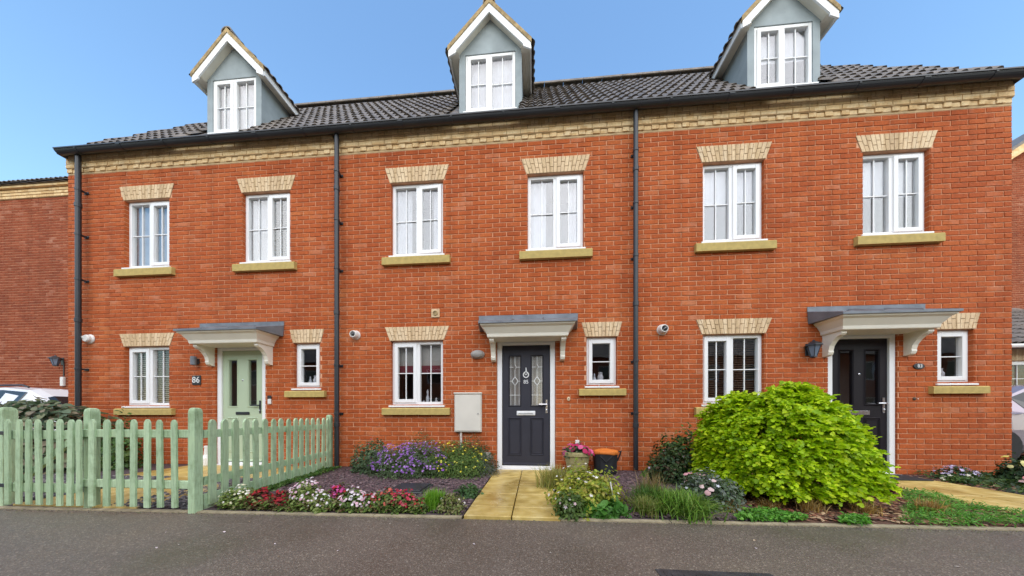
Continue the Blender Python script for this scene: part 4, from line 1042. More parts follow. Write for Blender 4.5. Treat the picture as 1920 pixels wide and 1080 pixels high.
# ------------------------------------------------------------------ picket fence and gate
FY = -2.225
def picket(m, x_, z0=.045, z1=.845, w=.064, t=.02):
    pts = [(-w / 2, z0), (w / 2, z0), (w / 2, z1 - .035), (w / 2 - .008, z1 - .018), (w / 2 - .02, z1 - .004), (0.0, z1), (-w / 2 + .02, z1 - .004), (-w / 2 + .008, z1 - .018), (-w / 2, z1 - .035)]
    m.prism([(p[0], p[1]) for p in pts], -t / 2, t / 2)
_pk = []
for i in range(4):
    m = MB(); picket(m, 0, .045 + random.uniform(-.006, .006), .845 + random.uniform(-.006, .006), .064 + random.uniform(-.003, .003))
    me = bpy.data.meshes.new('picket'); me.from_pydata([(a, b, c - .04) for a, b, c in m.v], [], m.f); me.materials.append(M['fence']); me.update(); _pk.append(me)
def post(parent, x_, y_, top=.955, w=.098, rot=0):
    m = MB(); h_ = w / 2; prof = [(h_, -.1), (h_, top - .05), (h_ * .97, top - .03), (h_ * .80, top - .008), (h_ * .45, top)]
    V = []
    for r_, z_ in prof: V += [(-r_, -r_, z_), (r_, -r_, z_), (r_, r_, z_), (-r_, r_, z_)]
    F = [(4 * i + k, 4 * i + (k + 1) % 4, 4 * i + 4 + (k + 1) % 4, 4 * i + 4 + k) for i in range(len(prof) - 1) for k in range(4)] + [(16, 17, 18, 19)]
    c, s_ = math.cos(rot), math.sin(rot)
    m.add([(x_ + a * c - b * s_, y_ + a * s_ + b * c, z) for a, b, z in V], F); return m.build('post', 'fence', parent)
def put_picket(parent, x_, y_, rot=0.):
    return place('picket', random.choice(_pk), (x_, y_, .04), parent, (random.uniform(-.008, .008), random.uniform(-.012, .012), rot + random.uniform(-.03, .03)))
ff = thing('picket_fence', 'sage green picket fence section along the pavement beside the gate', 'fence', (-3.6, FY, 0), 'green picket fences')
for px_ in (172, 200, 225, 250, 276, 301, 328): put_picket(ff, on_wall(px_, 800, FY - .035)[0], FY - .035).scale = (.84, .8, 1)
post(ff, -4.205, FY + .03, w=.068); post(ff, -3.085, FY, w=.066)
for z_ in (.68, .215): MB().cbox(-4.24, -3.12, FY - .024, FY + .012, z_, z_ + .075, .006).build('rail', 'fence', ff)
gt = thing('garden_gate', 'sage green picket gate closed between two square posts', 'gate', (-4.65, FY, 0))
for px_ in (15, 35.5, 54, 74, 93, 112, 131, 149): put_picket(gt, on_wall(px_, 800, FY - .05)[0], FY - .05).scale = (.78, .8, 1)
for z_ in (.66, .16): MB().cbox(-4.99, -4.235, FY - .039, FY - .008, z_, z_ + .085, .006).build('rail', 'fence', gt)
m = MB(); m.add([(-4.95, FY - .036, .24), (-4.86, FY - .036, .24), (-4.27, FY - .036, .66), (-4.36, FY - .036, .66), (-4.95, FY - .010, .24), (-4.86, FY - .010, .24), (-4.27, FY - .010, .66), (-4.36, FY - .010, .66)],
                [(0, 1, 2, 3), (7, 6, 5, 4), (0, 4, 5, 1), (1, 5, 6, 2), (2, 6, 7, 3), (3, 7, 4, 0)]); m.build('brace', 'fence', gt)
gp = thing('gate_post', 'square sage green post carrying the garden gate beside the hedge', 'post', (-5.11, FY, 0)); post(gp, -5.15, FY + .03, .965, .085)
for z_ in (.70, .20): MB().cbox(-5.11, -4.96, FY - .034, FY - .029, z_, z_ + .035, .002).build('hinge', 'black', gp)
sf = thing('picket_fence', 'sage green picket fence running from corner post to the house wall', 'fence', (-3.2, -1.2, 0), 'green picket fences')
A_, B_ = Vector((-3.075, FY, 0)), Vector((-3.37, -.115, 0)); dv = (B_ - A_); ln = dv.length; un = dv.normalized(); nr = Vector((un.y, -un.x, 0)); ang = math.atan2(un.y, un.x)
for k in range(16):
    p = A_ + un * (.115 + k * (ln - .15) / 15.6) + nr * .03; put_picket(sf, p.x, p.y, ang)
def along(z0, z1, o0, o1, s0=.05, s1=None):
    s1 = s1 or ln - .02; m = MB(); P = []
    for z_ in (z0, z1):
        for (s_, o_) in ((s0, o0), (s1, o0), (s1, o1), (s0, o1)):
            q = A_ + un * s_ + nr * o_; P.append((q.x, q.y, z_))
    return m.add(P, [(0, 1, 2, 3), (4, 7, 6, 5), (0, 4, 5, 1), (1, 5, 6, 2), (2, 6, 7, 3), (3, 7, 4, 0)])
for z_ in (.675, .235): along(z_, z_ + .075, -.016, .018).build('rail', 'fence', sf)
along(.012, .15, -.012, .016).build('gravel_board', 'fence', sf)
p = B_ - un * .01; post(sf, p.x, p.y, .90, .07, ang)
# ------------------------------------------------------------------ fittings on the walls
def flue(x, z, label, r=.072):
    t = thing('round_flue', label, 'flue', (x, 0, z - r), 'boiler flues on the terrace')
    MB().lathe([(r * 1.1, 0), (r * 1.1, .012), (r * .95, .03), (r * .9, .07), (r * .72, .10), (r * .60, .10), (r * .58, .06)], (x, -.004, z), 20, 'y').build('collar', 'white', t)
    MB().lathe([(r * .50, .055), (r * .50, .085), (r * .30, .105), (.006, .11)], (x + .01, -.004, z), 14, 'y').build('nozzle', 'black', t)
    m = MB(); m.tube([(x - r * .5, -.10, z - .03), (x, -.115, z), (x + r * .5, -.10, z + .03)], .004, 5); m.build('guard', 'grey', t)
X = lambda px, py: on_wall(px, py)
x_, z_ = X(668, 629); flue(x_, z_, 'round white boiler flue left of the maroon-blind window')
x_, z_ = X(1241, 619); flue(x_, z_, 'round white boiler flue right of the downpipe between charcoal and black doors', .075)
x_, z_ = X(173, 636); t = thing('round_flue', 'white elbow flue poking out beside the terrace end downpipe', 'flue', (x_, 0, z_ - .08), 'boiler flues on the terrace')
MB().lathe([(.085, 0), (.085, .012), (.068, .03), (.066, .06), (.055, .075), (.03, .075)], (x_ - .02, -.004, z_), 18, 'y').build('collar', 'white', t)
m = MB(); m.tube([(x_ - .03, -.05, z_), (x_ - .09, -.07, z_ + .02), (x_ - .14, -.06, z_ + .04)], [.03, .024, .016], 8); m.build('elbow', 'white', t)
x_, z_ = X(817, 588); t = thing('air_vent', 'small square cream vent above the maroon-blind window', 'vent', (x_, 0, z_ - .07))
MB().cbox(x_ - .07, x_ + .07, -.022, -.005, z_ - .07, z_ + .07, .006).build('plate', 'buff_pale', t); MB().lathe([(.042, 0), (.04, .012), (.03, .012), (.028, .004)], (x_, -.0225, z_), 16, 'y').build('outlet', 'bed', t)
xa, za = X(854, 737); xb, zb = X(904, 810)
t = thing('meter_box', 'cream meter cabinet on the wall beside the charcoal door', 'meter box', ((xa + xb) / 2, 0, zb))
bx = MB().cbox(xa, xb, -.07, -.005, zb, za, .008).build('cabinet', 'box', t); MB().cbox(xa + .014, xb - .014, -.082, -.0705, zb + .02, za - .035, .005).build('door', 'box', t)
MB().cbox(xa - .008, xb + .008, -.088, -.004, za - .022, za + .004, .005).build('lid', 'box', t); MB().lathe([(.012, 0), (.012, .008), (.006, .01)], (xb - .05, -.082, (za + zb) / 2 - .02), 10, 'y').build('lock', 'grey', t)
m = MB(); m.tube([(xa + .10, -.03, zb), (xa + .10, -.03, zb - .30)], .020, 8); m.build('pipe_cover', 'oldwhite', t)
x_, z_ = X(896, 665); t = thing('bulkhead_lamp', 'oval grey bulkhead lamp left of the charcoal door', 'lamp', (x_, 0, z_ - .07))
MB().lathe([(.115, 0), (.115, .02), (.112, .025)], (x_, -.004, z_), 24, 'y', sx=1, sy=.62).build('base', 'grey', t); MB().lathe([(.105, .025), (.10, .045), (.08, .068), (.04, .08), (.008, .083)], (x_, -.004, z_), 24, 'y', sx=1, sy=.62).build('diffuser', 'oldwhite' if False else 'grey', t)
x_, z_ = X(372, 678); t = thing('wall_lamp', 'dark cylinder wall lamp left of the sage green door', 'lamp', (x_, 0, z_ - .08))
MB().cbox(x_ - .03, x_ + .03, -.03, -.004, z_ - .05, z_ + .05, .004).build('bracket', 'black', t); MB().lathe([(.035, -.075), (.042, -.07), (.042, .07), (.038, .075)], (x_ + .005, -.075, z_), 16).build('cylinder', 'lead', t)
x_, z_ = X(1514, 655); lantern(x_, -.004, z_ - .12, 'black half lantern on the wall left of the black door', .12, 1.0)
x_, z_ = X(370, 713); t = thing('house_number_plaque', 'square black plaque with white number left of the sage green door', 'plaque', (x_, 0, z_ - .08), 'house number plaques')
MB().cbox(x_ - .082, x_ + .082, -.018, -.005, z_ - .082, z_ + .082, .004).build('plate', 'black', t)
m = text_mesh('86', .15, .006); m.v = [(p[0] + x_, p[1] - .0215, p[2] + z_) for p in m.v]; m.build('number', 'leading', t)
x_, z_ = X(1721, 687); t = thing('house_number_plaque', 'oval black plaque with white number right of the black door', 'plaque', (x_, 0, z_ - .04), 'house number plaques')
MB().lathe([(.072, 0), (.072, .012), (.066, .016)], (x_, -.004, z_), 28, 'y', sx=1, sy=.60).build('plate', 'black', t)
m = text_mesh('83', .068, .005); m.v = [(p[0] + x_, p[1] - .023, p[2] + z_) for p in m.v]; m.build('number', 'leading', t)
x_, z_ = X(507, 750); t = thing('doorbell', 'video doorbell with black top beside the sage green door', 'doorbell', (x_, 0, z_ - .07)); MB().cbox(x_ - .032, x_ + .032, -.03, -.005, z_ - .075, z_ + .02, .01).build('body', 'white', t); MB().cbox(x_ - .034, x_ + .036, -.034, -.005, z_ + .0205, z_ + .075, .01).build('camera_head', 'black', t)
x_, z_ = X(1066, 748); t = thing('doorbell', 'small oval cream doorbell beside the charcoal door', 'doorbell', (x_, 0, z_ - .04)); MB().lathe([(.036, 0), (.034, .012), (.026, .02)], (x_, -.004, z_), 16, 'y', sx=.75).build('body', 'buff_pale', t); MB().lathe([(.009, 0), (.008, .006)], (x_, -.024, z_), 8, 'y').build('button', 'black', t)
x_, z_ = X(1713, 748); t = thing('doorbell', 'small brown bell push right of the black door', 'doorbell', (x_, 0, z_ - .02)); MB().lathe([(.022, 0), (.02, .012), (.012, .018)], (x_, -.004, z_), 12, 'y').build('body', 'blind', t); MB().lathe([(.008, 0), (.007, .008)], (x_ + .05, -.004, z_), 8, 'y').build('button', 'white', t)

# ------------------------------------------------------------------ foliage helpers
def unit(v): return v / np.maximum(np.linalg.norm(v, axis=-1, keepdims=True), 1e-9)
LEAFSHAPES = {
    'oval': (np.array([(0, 0, 0), (.30, .38, .10), (.26, .72, .07), (0, 1, -.05), (-.26, .72, .07), (-.30, .38, .10)]), np.array([(0, 1, 2), (0, 2, 3), (0, 3, 4), (0, 4, 5)])),
    'lobed': (np.array([(0, 0, 0), (.42, .16, .05), (.50, .42, .02), (.26, .50, .05), (.32, .78, -.02), (0, 1, -.12), (-.32, .78, -.02), (-.26, .50, .05), (-.50, .42, .02), (-.42, .16, .05)]),
              np.array([(0, 1, 2), (0, 2, 3), (0, 3, 4), (0, 4, 5), (0, 5, 6), (0, 6, 7), (0, 7, 8), (0, 8, 9)])),
    'narrow': (np.array([(0, 0, 0), (.11, .45, .04), (0, 1, -.04), (-.11, .45, .04)]), np.array([(0, 1, 2), (0, 2, 3)])),
    'flower': (np.array([(0, .0, .06)] + [((.5 if k % 2 else .24) * math.cos(k * math.pi / 5), (.5 if k % 2 else .24) * math.sin(k * math.pi / 5), .12 if k % 2 else 0) for k in range(10)]), np.array([(0, 1 + k, 1 + (k + 1) % 10) for k in range(10)])),
    'cluster': (np.array([(0, 0, .28)] + [(.5 * math.cos(k * math.pi / 4), .5 * math.sin(k * math.pi / 4), .02 + (.10 if k % 2 else 0)) for k in range(8)]), np.array([(0, 1 + k, 1 + (k + 1) % 8) for k in range(8)])),
}
def leafcloud(name, P, nrm, tip, size, cols, shape, mat, parent, jitter=.25, kind='stuff'):
    """one small leaf per point: nrm = face normal, tip = direction of the tip"""
    B_, Fc = LEAFSHAPES[shape]; k = len(P)
    nrm = unit(nrm); tip = unit(tip - nrm * (tip * nrm).sum(1, keepdims=True)); sd = np.cross(tip, nrm)
    s_ = (size * rng.uniform(1 - jitter, 1 + jitter, k))[:, None, None]
    V = P[:, None] + s_ * (sd[:, None] * B_[None, :, :1] + tip[:, None] * B_[None, :, 1:2] + nrm[:, None] * B_[None, :, 2:])
    cc = np.array(cols)[rng.integers(0, len(cols), k)] * rng.uniform(.82, 1.18, (k, 1))
    n = len(B_)
    o = npmesh(name, V.reshape(-1, 3), (Fc[None] + n * np.arange(k)[:, None, None]).reshape(-1, 3), mat, parent, np.repeat(cc, n, 0))
    o['kind'] = kind if parent is not None and kind else o.get('kind', 'stuff')
    return o
def dome_points(n, c, rx, ry, h, pw=2.2, shell=(.7, 1.02), seed=0, zmin=0., lump=.12):
    """points in a shell under a lumpy dome standing on the ground at c"""
    r_ = np.random.default_rng(seed)
    d = unit(r_.normal(size=(int(n * 2.4), 3))); d[:, 2] = np.abs(d[:, 2]) * 1.0
    keep = d[:, 2] > -.1; d = d[keep][:n]
    k = (np.abs(d) ** pw).sum(1) ** (-1 / pw)
    ph = r_.uniform(0, 6.28, 6)
    f = 1 + lump * (np.sin(5.1 * d[:, 0] + ph[0]) * np.sin(4.7 * d[:, 1] + ph[1]) + .7 * np.sin(9 * d[:, 2] + 6 * d[:, 0] + ph[2]) * np.sin(8.3 * d[:, 1] + ph[3]) + .5 * np.sin(15 * d[:, 0] + ph[4]) * np.sin(13 * d[:, 2] + ph[5]))
    rr = shell[0] + (shell[1] - shell[0]) * r_.random(len(d)) ** .6
    q = d * (k * f * rr)[:, None]
    P = np.column_stack([c[0] + q[:, 0] * rx, c[1] + q[:, 1] * ry, c[2] + zmin + q[:, 2] * (h - zmin)])
    out = unit(d / np.array([rx, ry, h]))
    return P, out
def stems(parent, c, n, r, h, mat='stem', rad=.006, spread=1.):
    for k in range(n):
        a = 2 * math.pi * (k + random.random() * .6) / n; e = r * spread * random.uniform(.4, .9); hh = h * random.uniform(.7, .95)
        m = MB(); m.tube([(c[0] + .02 * math.cos(a), c[1] + .02 * math.sin(a), -.02), (c[0] + e * .4 * math.cos(a), c[1] + e * .4 * math.sin(a), hh * .55), (c[0] + e * math.cos(a), c[1] + e * math.sin(a), hh)], [rad, rad * .8, rad * .4], 5)
        m.build('stem', mat, parent)
def plant(name, label, cat, c, rx, ry, h, n, size, cols, shape='oval', flowers=None, group=None, seed=1, lump=.14, shell=(.35, 1.03), nst=5, up=.45, pw=2.0, rad=.005):
    c = (c[0], c[1], c[2] if len(c) > 2 else .02)
    t = thing(name, label, cat, c, group)
    P, o = dome_points(n, c, rx, ry, h, pw, shell, seed, 0., lump); k = len(P)
    nr_ = o + np.array([0, 0, up]) + rng.normal(size=(k, 3)) * .45; tp = o + rng.normal(size=(k, 3)) * .6 + np.array([0, 0, .1])
    leafcloud('foliage', P, nr_, tp, size, cols, shape, 'leaf', t)
    stems(t, c, nst, min(rx, ry), h, rad=rad)
    for i, fl in enumerate(flowers or []):
        nf, fs, fc, fshape = fl[:4]; zr = fl[4] if len(fl) > 4 else (.3, 1.)
        Q, oo = dome_points(nf * 4, c, rx, ry, h, pw, (.98, 1.08), seed + 50 + i, 0., lump)
        m_ = (Q[:, 2] > c[2] + h * zr[0]) & (Q[:, 2] < c[2] + h * 1.3 * zr[1])
        if len(fl) > 5: m_ &= (Q[:, 0] - c[0] > fl[5][0] * rx) & (Q[:, 0] - c[0] < fl[5][1] * rx)
        Q, oo = Q[m_][:nf], oo[m_][:nf]; kk = len(Q)
        leafcloud('blossom', Q, oo + np.array([0, -.35, .5]) + rng.normal(size=(kk, 3)) * .3, rng.normal(size=(kk, 3)), fs, fc, fshape, 'petal', t)
    return t
def tuft(name, label, cat, c, n, h, spread, cols, w=.006, group=None, droop=.5, seed=3):
    """clump of grass blades: curved tapering strips"""
    t = thing(name, label, cat, (c[0], c[1], .015), group); r_ = np.random.default_rng(seed)
    V = np.zeros((n, 9, 3)); a = r_.uniform(0, 2 * np.pi, n); L = h * r_.uniform(.55, 1.15, n); e = spread * r_.uniform(.1, 1, n)
    bx, by = c[0] + r_.normal(0, spread * .25, n), c[1] + r_.normal(0, spread * .25, n)
    for j, tt in enumerate((0, .35, .7, 1.)):
        rr = e * tt ** 1.6; z_ = L * (tt - droop * tt ** 2.6 * e / spread * .8); ww = w * (1 - tt) ** .6
        for s_ in (0, 1):
            if j == 3 and s_: continue
            i = j * 2 + s_; sg = (s_ * 2 - 1) * ww
            V[:, i, 0] = bx + rr * np.cos(a) - sg * np.sin(a); V[:, i, 1] = by + rr * np.sin(a) + sg * np.cos(a); V[:, i, 2] = .015 + np.maximum(z_, 0)
    F = np.array([(0, 1, 3), (0, 3, 2), (2, 3, 5), (2, 5, 4), (4, 5, 6)]); V = V[:, :7]
    cc = np.array(cols)[r_.integers(0, len(cols), n)] * r_.uniform(.8, 1.2, (n, 1))
    o = npmesh('blades', V.reshape(-1, 3), (F[None] + 7 * np.arange(n)[:, None, None]).reshape(-1, 3), 'leaf', t, np.repeat(cc, 7, 0)); o['kind'] = 'stuff'
    return t
def cover(name, label, poly_fn, n, size, cols, zh=.05, shape='oval'):
    """low ground cover: leaves over an area given by a sampler"""
    XY = poly_fn(n); k = len(XY); z_ = .03 + zh * rng.random(k) * (.6 + .4 * np.sin(XY[:, 0] * 9) * np.sin(XY[:, 1] * 11))
    P = np.column_stack([XY, z_]); nr_ = np.array([0, -.2, 1.]) + rng.normal(size=(k, 3)) * .45; tp = rng.normal(size=(k, 3)) + np.array([0, -.5, .2])
    o = leafcloud(name, P, nr_, tp, size, cols, shape, 'leaf', None); return stuff(o, label, 'ground cover')

# ------------------------------------------------------------------ the lime shrub
LC = (2.67, -1.20, .02)
t = thing('lime_shrub', 'big rounded lime green leafy shrub in front of the black door', 'shrub', LC)
lime = [(.46, .65, .010), (.40, .60, .010), (.54, .71, .015), (.34, .53, .010), (.60, .73, .025), (.27, .46, .010)]
def sprays(n, shell, seed, nl, ln_):
    """leafy side shoots: each a drooping twig with leaves in two ranks and one at the tip"""
    C, o = dome_points(n, LC, .645, .60, 1.05, 3.0, shell, seed, .13, .085); n = len(C)
    C = C + rng.normal(size=(n, 3)) * .015
    ax = unit(o * np.array([1, 1, .45]) + np.array([0, 0, -.32]) + rng.normal(size=(n, 3)) * .30); up = unit(o * .8 + np.array([0, 0, .8]) + rng.normal(size=(n, 3)) * .22)
    up = unit(up - ax * (up * ax).sum(1, keepdims=True)); sd = np.cross(ax, up); L = ln_ * rng.uniform(.7, 1.25, n)
    Ps, Ns, Ts = [], [], []
    for j in range(nl):
        tt = (j // 2 + .4) / (nl / 2); sg = (-1, 1)[j % 2]; tip = j == nl - 1
        P = C + ax * (L * (tt - .6))[:, None] + np.array([0, 0, -1]) * (L * .25 * tt * tt)[:, None]
        Ps.append(P); Ns.append(up + sd * (.45 * sg * (not tip)) + rng.normal(size=(n, 3)) * .36); Ts.append(ax * (.55 if not tip else 1) + sd * (.85 * sg * (not tip)) + np.array([0, 0, -.15]) + rng.normal(size=(n, 3)) * .30)
    return np.vstack(Ps), np.vstack(Ns), np.vstack(Ts)
A1 = [sprays(2900, (.95, 1.07), 11, 9, .105), sprays(1700, (.82, .95), 12, 9, .11), sprays(420, (.60, .80), 13, 7, .12)]
leafcloud('foliage', np.vstack([q[0] for q in A1]), np.vstack([q[1] for q in A1]), np.vstack([q[2] for q in A1]), .040, lime, 'lobed', 'leaf', t, .3)
stems(t, LC, 16, .62, .95, rad=.011)
for k in range(26):      # young shoots breaking the outline
    a_ = rng.uniform(0, 2 * math.pi); b_ = rng.uniform(.25, 1.3); dv_ = Vector((.80 * math.cos(a_) * math.cos(b_), .72 * math.sin(a_) * math.cos(b_), 1.02 * math.sin(b_)))
    p0 = Vector(LC) + dv_ * .8; p1 = Vector(LC) + dv_ * 1.07 + Vector((0, 0, .05)); m = MB(); m.tube([p0, p0.lerp(p1, .6) + Vector((0, 0, .01)), p1], [.005, .004, .002], 4); sh = m.build('shoot', 'greenstem', t)
    n_ = 7; tt = np.linspace(.3, 1, n_)[:, None]; PP = np.array(p0) * (1 - tt) + np.array(p1) * tt; od = np.tile(np.array(dv_.normalized()), (n_, 1)); sg = np.where(np.arange(n_) % 2, 1., -1.)[:, None]
    lc_ = leafcloud('shoot_leaves', PP, np.array([0, -.3, 1.]) + rng.normal(size=(n_, 3)) * .3, od * .6 + np.cross(od, np.array([0, 0, 1.])) * sg + rng.normal(size=(n_, 3)) * .2, .05, lime, 'lobed', 'leaf', t, .3)

# ------------------------------------------------------------------ planting
G = on_ground
darkgreen = [(.035, .075, .025), (.05, .10, .03), (.07, .12, .04), (.03, .06, .025)]
midgreen = [(.07, .15, .03), (.10, .19, .04), (.05, .11, .025), (.13, .20, .05)]
greygreen = [(.10, .13, .10), (.14, .17, .14), (.08, .11, .08), (.18, .20, .17)]
yellowgreen = [(.22, .28, .05), (.28, .30, .07), (.17, .24, .05), (.30, .28, .09)]
purple = [(.28, .11, .46), (.36, .16, .55), (.45, .25, .62), (.22, .08, .38)]
plant('flowering_plant', 'bushy plant with many purple flowers under the maroon-blind window', 'plant', (-1.80, -.56), .60, .36, .43, 6500, .05, [(.10, .17, .06), (.14, .21, .09), (.08, .13, .05), (.16, .19, .13)], 'narrow', [(620, .034, purple, 'flower', (.25, 1.))], 'wall border plants', 21)
plant('flowering_plant', 'bushy plant with small yellow flowers left of the charcoal door', 'plant', (-1.12, -.50), .46, .34, .45, 5600, .05, [(.13, .22, .05), (.09, .17, .04), (.18, .26, .06)], 'narrow', [(130, .032, [(.75, .62, .03), (.70, .66, .10)], 'flower', (.2, .85))], 'wall border plants', 22)
plant('green_shrub', 'small dark green shrub beside the downpipe left of the purple flowers', 'shrub', (-2.48, -.36), .34, .24, .46, 2200, .042, [(.10, .17, .08), (.08, .13, .06), (.14, .20, .10)], 'oval', [(30, .02, [(.4, .2, .4)], 'flower')], 'wall border plants', 23)
plant('green_shrub', 'leafy green shrub against the wall behind the purple flowers', 'shrub', (-1.75, -.20), .52, .16, .54, 2800, .055, [(.09, .16, .05), (.13, .18, .06), (.16, .19, .08)], 'narrow', [(24, .03, [(.5, .35, .55), (.6, .45, .5)], 'flower', (.6, 1.))], 'wall border plants', 24)
plant('green_shrub', 'dark green shrub under the cream meter cabinet', 'shrub', (-.98, -.20), .40, .16, .50, 2600, .055, [(.07, .13, .05), (.10, .16, .06), (.05, .10, .04)], 'narrow', None, 'wall border plants', 25)
plant('grey_shrub', 'low grey green feathery shrub beside the slab path', 'shrub', (-.74, -.45), .24, .24, .30, 1800, .032, greygreen + [(.15, .13, .14)], 'narrow', [(5, .035, [(.75, .62, .03)], 'flower')], 'wall border plants', 26)
# front row along the pavement edge
def row(px, dy, lab, w, h, cols, fl, seed, name='bedding_plant', n=700, size=.032):
    x_, y_ = G(px, 955); y_ = edge_y(x_) + dy
    x_ = ray(px, 900)[0] / ray(px, 900)[1] * (y_ + CAM_D)
    return plant(name, lab, 'plant', (x_, y_), w, w * .75, h, n, size, cols, 'oval', fl, 'bedding plants by the pavement', seed, shell=(.25, 1.05), nst=4, rad=.003)
W_, K_, RD, MG, CR = [(.80, .76, .76), (.78, .68, .72)], [(.70, .42, .50), (.76, .58, .64)], [(.33, .012, .016), (.42, .02, .028), (.24, .01, .02)], [(.50, .05, .22), (.55, .10, .32)], [(.55, .12, .08), (.48, .05, .06)]
lg = [(.20, .26, .06), (.26, .32, .10), (.14, .22, .04)]; mg = [(.10, .17, .03), (.15, .24, .05), (.08, .12, .03)]; dr = [(.13, .035, .03), (.08, .06, .03), (.10, .12, .03)]
row(447, .17, 'cream flowered bedding plant by the corner post of the picket fence', .15, .17, lg, [(76, 0.020, [(.78, .74, .52), (.8, .78, .7)], 'cluster')], 31)
row(489, .15, 'deep red bedding plant next to the cream flowered one', .12, .15, dr, [(142, 0.023, RD, 'cluster')], 32)
row(530, .15, 'deep red bedding plant beside the first tall pink and white one', .11, .14, dr, [(123, 0.023, RD, 'cluster')], 33)
row(572, .16, 'tall white and pale pink bedding plant with light green leaves', .15, .24, lg, [(114, 0.024, W_ + K_, 'cluster')], 34, n=900)
row(604, .12, 'white flowered bedding plant spilling over the stone edging', .11, .14, lg, [(85, 0.024, W_, 'cluster')], 35)
row(634, .20, 'dark magenta bedding plant in the middle of the flower row', .11, .19, dr, [(76, 0.023, RD + MG, 'cluster'), (30, 0.024, MG, 'cluster', (.7, 1.))], 36)
row(664, .14, 'pale pink bedding plant with round white flower heads', .13, .18, mg, [(104, 0.027, W_ + K_, 'cluster')], 37)
row(694, .15, 'dark pink and green bedding plant before the coral ones', .11, .14, mg, [(57, 0.024, RD + K_, 'cluster')], 38)
row(726, .15, 'coral orange bedding plant left of the crimson one', .11, .17, mg, [(95, 0.023, CR, 'cluster')], 39)
row(757, .15, 'crimson bedding plant with round heads beside the bright green tuft', .12, .16, mg, [(133, 0.026, [(.50, .03, .07), (.42, .02, .05), (.58, .10, .14)], 'cluster')], 40)
row(786, .12, 'low green bedding plant with few red flowers by the edging', .08, .10, mg, [(26, 0.022, RD, 'cluster')], 41, n=450)
x_ = ray(815, 900)[0] / ray(815, 900)[1] * (-2.02 + CAM_D)
tuft('grass_tuft', 'bright green upright grass tuft near the slab path', 'grass', (x_, -2.02), 620, .20, .13, [(.20, .42, .035), (.26, .50, .05), (.15, .33, .03)], .004, droop=.3, seed=5)
row(846, .14, 'small yellowish wispy plant at the corner of the slab path', .12, .16, [(.22, .24, .07), (.15, .20, .05), (.28, .26, .12)], [(8, .025, [(.75, .70, .62)], 'flower')], 43, n=650, size=.028)
x_, y_ = G(868, 920); plant('green_shrub', 'low dark green sprig on the slate near the slab path', 'plant', (-.72, -1.55), .13, .16, .12, 320, .04, [(.06, .13, .04), (.09, .17, .06)], 'oval', None, None, 44, nst=3)
for sd_, (pa, pb) in enumerate(((435, 620), (620, 800))):      # leafy filler so the row tangles together
    qx = rng.uniform(on_wall(pa, 900, -2.06)[0], on_wall(pb, 900, -2.06)[0], 1100); qy = np.array([edge_y(v) for v in qx]) + .05 + np.abs(rng.normal(0, .09, 1100)); qq = np.column_stack([qx, qy])
    cover('ground_cover', ('low mixed leaves tangled between the red and white bedding plants', 'low mixed leaves tangled between the coral and crimson bedding plants')[sd_], lambda n, qq=qq: qq, 1100, .034, [(.15, .24, .05), (.22, .30, .08), (.10, .15, .04), (.16, .10, .05), (.30, .28, .12)], .11)
yy = rng.uniform(-1.85, -.1, 1500); xx = -3.075 + (yy - FY) / (-.115 - FY) * (-.295) + .06 + np.abs(rng.normal(0, .065, 1500))
cover('ground_cover', 'low green ground cover along the foot of the side picket fence', lambda n: np.column_stack([xx, yy]), 1500, .032, [(.07, .16, .03), (.10, .21, .04), (.05, .11, .025), (.15, .22, .06)], .05)
# right of the path
t = plant('rose_bush', 'yellow green rose bush with white flowers right of the slab path', 'shrub', (.50, -1.74), .33, .34, .33, 4200, .036, [(.36, .40, .05), (.44, .46, .06), (.28, .34, .04), (.20, .29, .035), (.46, .40, .09)], 'oval', [(40, .036, [(.80, .77, .72), (.78, .70, .68)], 'flower', (.2, 1.))], None, 51, lump=.22, nst=9)
tuft('wispy_plant', 'wispy yellow green plant between rose bush and khaki flower pot', 'plant', (.24, -1.15), 420, .30, .28, [(.36, .36, .08), (.42, .38, .12), (.26, .30, .07)], .005, droop=.25, seed=8)
plant('bedding_plant', 'small pink flowered plant trailing onto the pavement beside the path', 'plant', (.31, -2.08), .13, .12, .20, 700, .036, [(.08, .14, .03), (.13, .20, .05)], 'oval', [(16, .036, [(.75, .55, .58), (.8, .72, .70)], 'flower')], 'bedding plants by the pavement', 52, nst=4, rad=.003)
plant('green_shrub', 'broad green leaves low at the foot of the rose bush', 'plant', (.62, -2.04), .22, .10, .09, 220, .085, [(.07, .20, .03), (.10, .26, .04)], 'oval', None, None, 53, nst=3)
x_, y_ = G(1153, 966); t = thing('garden_stake', 'thin white garden stake leaning beside the rose bush', 'stake', (x_, y_, 0)); m = MB(); m.tube([(x_, y_, -.02), (x_ - .01, y_ + .01, .15), (x_ - .035, y_ + .02, .29)], .006, 6); m.build('rod', 'white', t); MB().lathe([(.018, 0), (.02, .01), (.008, .014)], (x_, y_, .02), 8).build('foot', 'white', t)
tuft('grass_tuft', 'yellow green grass tuft beside the white garden stake', 'grass', (.98, -2.0), 420, .19, .17, [(.22, .26, .05), (.15, .24, .04), (.30, .30, .10)], .004, seed=11)
tuft('grass_tuft', 'big arching green grass clump at the pavement edge', 'grass', (1.30, -1.93), 900, .25, .36, [(.14, .28, .035), (.20, .38, .05), (.11, .21, .03), (.27, .38, .08)], .006, droop=.8, seed=12)
tuft('grass_tuft', 'tall tawny grass clump behind the arching green one', 'grass', (1.20, -1.55), 220, .30, .20, [(.30, .22, .09), (.22, .20, .06), (.36, .26, .13)], .004, droop=.2, seed=13)
tuft('grass_tuft', 'dark green grass clump between the arching one and tawny stems', 'grass', (1.10, -1.75), 380, .24, .26, [(.07, .15, .03), (.10, .20, .035)], .005, droop=.6, seed=14)
